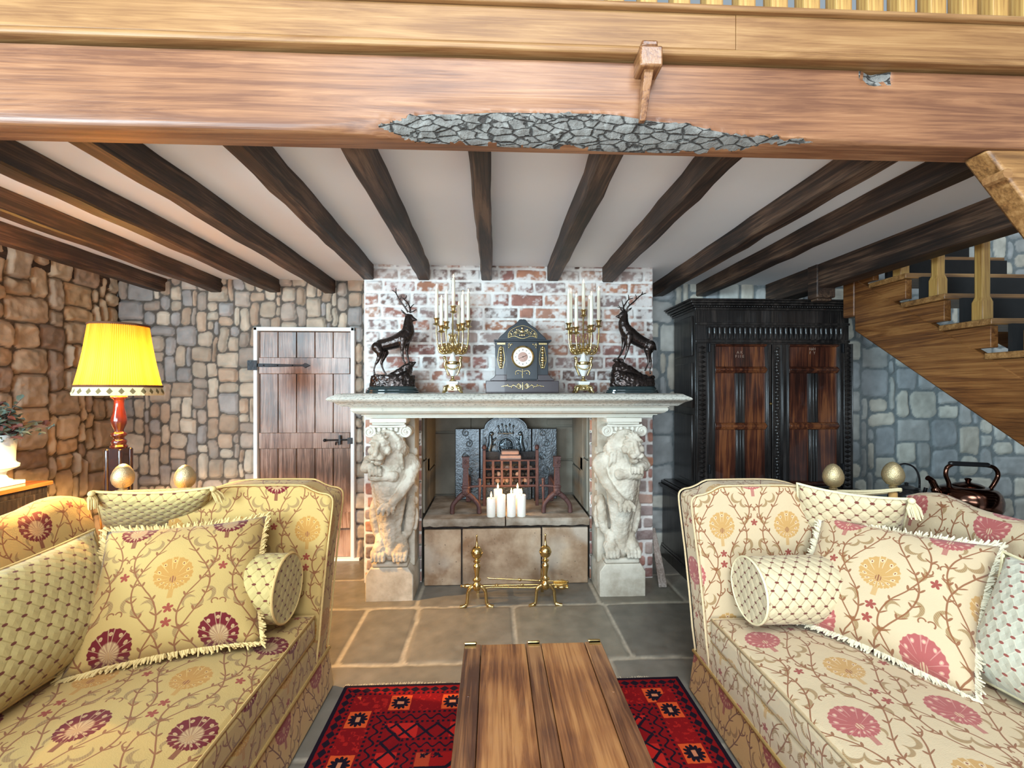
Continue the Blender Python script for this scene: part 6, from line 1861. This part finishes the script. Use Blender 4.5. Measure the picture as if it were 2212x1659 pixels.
# ------------------------------------------------------------------ cushions
def pillow(name, label, TL, TR, BL, BR, thick, fab, uvo=(0, 0), fringe=None, cord=None, tassels=None, group=None):
    """plump square cushion spanned by four corners; its front looks at the viewer's side"""
    TL, TR, BL, BR = map(Vector, (TL, TR, BL, BR))
    c = (TL + TR + BL + BR) / 4
    rt_ = (TR - TL + BR - BL).normalized(); up = ((TL - BL) + (TR - BR)); up = (up - rt_ * up.dot(rt_)).normalized()
    nrm = rt_.cross(up)                                       # towards the viewer
    mt = Matrix((rt_, -nrm, up)).transposed().to_4x4(); mt.translation = c
    inv = mt.inverted()
    q = [inv @ p for p in (TL, TR, BL, BR)]
    root = thing(name, label, 'cushion', c, 0, group); root.rotation_euler = mt.to_euler()
    n = 22; vs, fs, uv = [], [], []
    w, h = (TR - TL).length, (TL - BL).length
    if uvo == 'centred': uvo = (.60 - w / 2, .43 - h / 2 - .01)
    def edge(u, v):
        p = (q[2] * (1 - u) + q[3] * u) * (1 - v) + (q[0] * (1 - u) + q[1] * u) * v
        k = .045 * (1 - (2 * u - 1) ** 2) ** 1.0; kv = .045 * (1 - (2 * v - 1) ** 2)
        p = Vector(p); p.z -= (2 * v - 1) * k * h * abs(2 * v - 1) ** 2; p.x -= (2 * u - 1) * kv * w * abs(2 * u - 1) ** 2
        return p
    for side in (-1, 1):
        for j in range(n + 1):
            for i in range(n + 1):
                u, v = i / n, j / n
                p = edge(u, v)
                t = ((1 - abs(2 * u - 1) ** 2.4) * (1 - abs(2 * v - 1) ** 2.4)) ** .55
                t *= 1 + .12 * mnoise.noise(Vector((u * 3 + c.x * 5, v * 3, side)))
                vs.append((p.x, p.y + side * t * thick * .5, p.z)); uv.append((u * w + uvo[0], v * h + uvo[1]))
    N1 = (n + 1) ** 2
    for sd in (0, 1):
        for j in range(n):
            for i in range(n):
                a = sd * N1 + j * (n + 1) + i; f = (a, a + 1, a + n + 2, a + n + 1)
                fs.append(f if sd == 0 else f[::-1])
    me = bpy.data.meshes.new('cover'); me.from_pydata(vs, [], fs); me.materials.append(fab)
    ul = me.uv_layers.new(name='UVMap')
    for l in me.loops: ul.data[l.index].uv = uv[l.vertex_index]
    bm = bmesh.new(); bm.from_mesh(me); bmesh.ops.remove_doubles(bm, verts=bm.verts, dist=.0004); bmesh.ops.recalc_face_normals(bm, faces=bm.faces); bm.to_mesh(me); bm.free()
    finish('cover', me, root, smooth=180, fixn=False)
    per = [edge(i / 40, 0) for i in range(40)] + [edge(1, i / 40) for i in range(40)] + [edge(1 - i / 40, 1) for i in range(40)] + [edge(0, 1 - i / 40) for i in range(41)]
    if fringe:
        m = MB(); rf = random.Random(int(abs(c.x) * 1000))
        for a, b_ in zip(per, per[1:]):
            for k in range(4):
                p = a.lerp(b_, (k + rf.random()) / 4)
                o = Vector((p.x, 0, p.z)); o.normalize()
                d = (o + Vector((rf.uniform(-.5, .5), rf.uniform(-.7, .7), rf.uniform(-.5, .5)))).normalized()
                tpt = p + d * rf.uniform(.014, .026)
                m.tube([p - o * .004, p + d * .010 + Vector((0, rf.uniform(-.004, .004), 0)), tpt], [.0034, .0038, .0022], 5)
        m.build('fringe', fringe, root, smooth=60)
    if cord: MB().tube(per, .0055, 6, cap=False).build('edge_cord', cord, root, smooth=60)
    if tassels:
        for ci in tassels:
            p = q[ci]; d = Vector((.25 if ci in (1, 3) else -.25, -.55, -1)).normalized()
            m = MB().ball(p + Vector((0, -.01, 0)), .013, 10, 8); rt = random.Random(ci)
            for k in range(34):
                a = rt.uniform(0, 2 * PI); sp = rt.uniform(.2, 1) * .022
                e = p + d * rt.uniform(.065, .08) + Vector((math.cos(a) * sp, math.sin(a) * sp * .7, 0))
                m.tube([p + Vector((math.cos(a) * .006, -.01 + math.sin(a) * .006, -.004)), (p + e) / 2 + Vector((math.cos(a) * sp * .45, 0, 0)), e], [.003, .0032, .0022], 5)
            m.build('tassel', cord or fringe, root, smooth=60)
    return root
def atz(px, py, z):
    """world point at height z seen at a photo pixel"""
    t = (EYE - z) * F_PX / (py - HORIZON); u = (px - 1106) / F_PX
    return Vector((t * (SA + u * CA), t * (CA - u * SA), z))
SZ = .470
# the two large fringed damask cushions
pillow('damask_cushion', 'large fringed damask cushion propped upright in the middle of the lamp-warmed sofa', atz(229, 1146, .86), atz(578, 1113, .86), atz(126, 1472, SZ), atz(566, 1388, SZ + .02), .19, M_DAMASK_L, 'centred', fringe=M_FRINGE_L)
pillow('damask_cushion', 'large fringed damask cushion propped upright in the middle of the cream sofa', atz(1775, 1112, .85), atz(2165, 1180, .85), atz(1692, 1330, SZ), atz(2112, 1515, SZ), .19, M_DAMASK_R, 'centred', fringe=M_FRINGE_R)
# corner cushions
pillow('lozenge_cushion', 'lozenge patterned cushion with tassels standing in the corner of the lamp-warmed sofa', atz(200, 1062, .985), atz(462, 1052, .985), atz(215, 1180, .60), atz(455, 1170, .60), .13, M_LOZ_L, (.01, .02), cord=M_FRINGE_L, tassels=(0, 1))
pillow('lozenge_cushion', 'lozenge patterned cushion corded in cream standing in the corner of the cream sofa', atz(1722, 1044, .985), atz(1968, 1078, .985), atz(1702, 1225, .52), atz(1950, 1240, .55), .13, M_LOZ_R, (.01, .02), cord=M_CORD, tassels=(1,))
# deep back cushions
def backc(sx, X0, Y0, Y1, label, fab, cord):
    a, b_ = (Vector((X0 + sx * .17, Y1, .855)), Vector((X0 + sx * .17, Y0, .84)))
    c_, d_ = (Vector((X0 + sx * .0, Y1, SZ)), Vector((X0, Y0, SZ)))
    if sx > 0: pillow('back_cushion', label, a, b_, c_, d_, .22, fab, (.0, .0), cord=cord)
    else: pillow('back_cushion', label, b_, a, d_, c_, .22, fab, (.0, .0), cord=cord)
backc(-1, -1.40, 1.00, 1.80, 'broad lozenge patterned back cushion at the near side of the lamp-warmed sofa', M_LOZ_L, M_PIPE_L)
backc(1, 1.56, .78, 1.42, 'broad lozenge patterned back cushion at the near side of the cream sofa', M_LOZ_G, M_CORD)
def bolster(x0, x1, y, z, R_, label, fab, cord):
    r = thing('bolster', label, 'cushion', (x0, y, z), 0, 'bolsters against the sofa arms')
    s = 1 if x1 > x0 else -1; Lb = abs(x1 - x0); n = 36
    me = bpy.data.meshes.new('cover'); vs, fs, uv, mi = [], [], [], []
    prof = [(.0, .0006), (.0, R_ * .5), (.004, R_ * .8), (.0, R_ * .97), (.010, R_), (Lb * .5, R_ * 1.02), (Lb - .01, R_), (Lb, R_ * .95), (Lb, .0006)]
    acc = [0]
    for p, q in zip(prof, prof[1:]): acc.append(acc[-1] + math.hypot(q[0] - p[0], q[1] - p[1]))
    for j, (x, rr) in enumerate(prof):
        for i in range(n + 1):
            a = 2 * PI * i / n
            vs.append((s * x, rr * math.cos(a), rr * math.sin(a)))
            uv.append((rr * math.cos(a), rr * math.sin(a)) if j <= 3 else (acc[j], a * R_))
    for j in range(len(prof) - 1):
        for i in range(n):
            f = (j * (n + 1) + i, j * (n + 1) + i + 1, (j + 1) * (n + 1) + i + 1, (j + 1) * (n + 1) + i); fs.append(f)
    me.from_pydata(vs, [], fs); me.materials.append(fab)
    ul = me.uv_layers.new(name='UVMap')
    for p in me.polygons:
        endcap = all(vi // (n + 1) <= 4 for vi in p.vertices) and p.index // n <= 3
        for li in p.loop_indices:
            vi = me.loops[li].vertex_index; co = me.vertices[vi].co
            ul.data[li].uv = (co.y, co.z) if endcap else (co.x, (vi % (n + 1)) * 2 * PI / n * R_)
    finish('cover', me, r, smooth=40)
    MB().tube([(s * .002, R_ * math.cos(t), R_ * math.sin(t)) for t in np.linspace(0, 2 * PI, 40)], .005, 6, cap=False).build('edge_cord', cord, r, smooth=60)
    return r
bolster(-.83, -1.22, 1.82, SZ + .134, .132, 'round lozenge patterned bolster against the far arm of the lamp-warmed sofa', M_LOZ_L, M_PIPE_L)
bolster(1.03, 1.46, 1.735, SZ + .128, .126, 'round lozenge patterned bolster against the far arm of the cream sofa', M_LOZ_R, M_CORD)

# ------------------------------------------------------------------ kettle and pot on a table behind the cream sofa
kc = W(2112, 1085, 2.24)
tb = thing('side_table', 'dark wooden table behind the cream sofa carrying the kettle', 'table', (2.33, 2.42, 0))
MB().box(-.26, .25, -.29, .27, .725, .75).build('top', M_EBONY, tb, bevel=.004)
for sx in (-.22, .21):
    for sy in (-.25, .23): MB().box(sx - .022, sx + .022, sy - .022, sy + .022, 0, .724).build('leg', M_EBONY, tb, bevel=.004)
MB().box(-.22, .21, -.25, .23, .64, .724).build('apron', M_EBONY, tb, bevel=.003)
kt = thing('kettle', 'old dark copper kettle with looped handle on the table behind the cream sofa', 'kettle', (kc.x - .02, 2.27, .7505))
MB().lathe([(.095, 0), (.125, .006), (.135, .03), (.136, .07), (.128, .105), (.112, .125), (.085, .135), (.06, .138)], n=40).build('body', M_COPPER, kt, smooth=50)
MB().lathe([(.062, .136), (.064, .142), (.050, .150), (.02, .156), (.010, .160), (.012, .168), (.016, .174), (.010, .180), (.0005, .181)], n=30).build('lid', M_COPPER, kt, smooth=50)
MB().tube(bez([(-.10, 0, .05), (-.145, 0, .075), (-.165, 0, .125), (-.185, 0, .165), (-.205, 0, .178)], 8), [.030] * 8 + [.022] * 8 + [.016] * 8 + [.014] * 9, 12).build('spout', M_COPPER, kt, smooth=60)
hk = bez([(-.095, 0, .120), (-.098, 0, .155), (-.112, 0, .195), (-.105, 0, .235), (-.075, 0, .255)], 8)
MB().tube(hk, .010, 10).build('handle_bracket', M_COPPER, kt, smooth=60)
MB().tube([(-p.x, p.y, p.z) for p in bez([(-.105, 0, .115), (-.130, 0, .150), (-.150, 0, .20), (-.130, 0, .238), (-.085, 0, .250)], 8)], .010, 10).build('handle_bracket', M_COPPER, kt, smooth=60)
MB().cap((-.085, 0, .258), (.095, 0, .252), .013, .013).build('handle', M_BLACK, kt, smooth=60)
kt.rotation_euler = (0, 0, -.12)
ip = W(1962, 1062, 2.42)
pot = thing('iron_pot', 'small glossy black pot half hidden beside the finial of the cream sofa', 'pot', (ip.x - .03, 2.40, .7505))
MB().lathe([(.05, 0), (.075, .01), (.085, .04), (.078, .075), (.055, .098), (.058, .104), (.05, .106), (.02, .116), (.008, .12), (.010, .13), (.0005, .134)], n=30).build('body', M_BLACK, pot, smooth=50)
MB().tube(bez([(.07, 0, .04), (.10, 0, .06), (.115, 0, .10)], 8), [.014] * 8 + [.009] * 9, 8).build('spout', M_BLACK, pot, smooth=60)
MB().tube(bez([(-.07, 0, .08), (-.085, 0, .17), (-.03, 0, .235), (.04, 0, .22), (.075, 0, .16), (.075, 0, .07)], 8), .005, 8).build('handle', M_BLACK, pot, smooth=60)
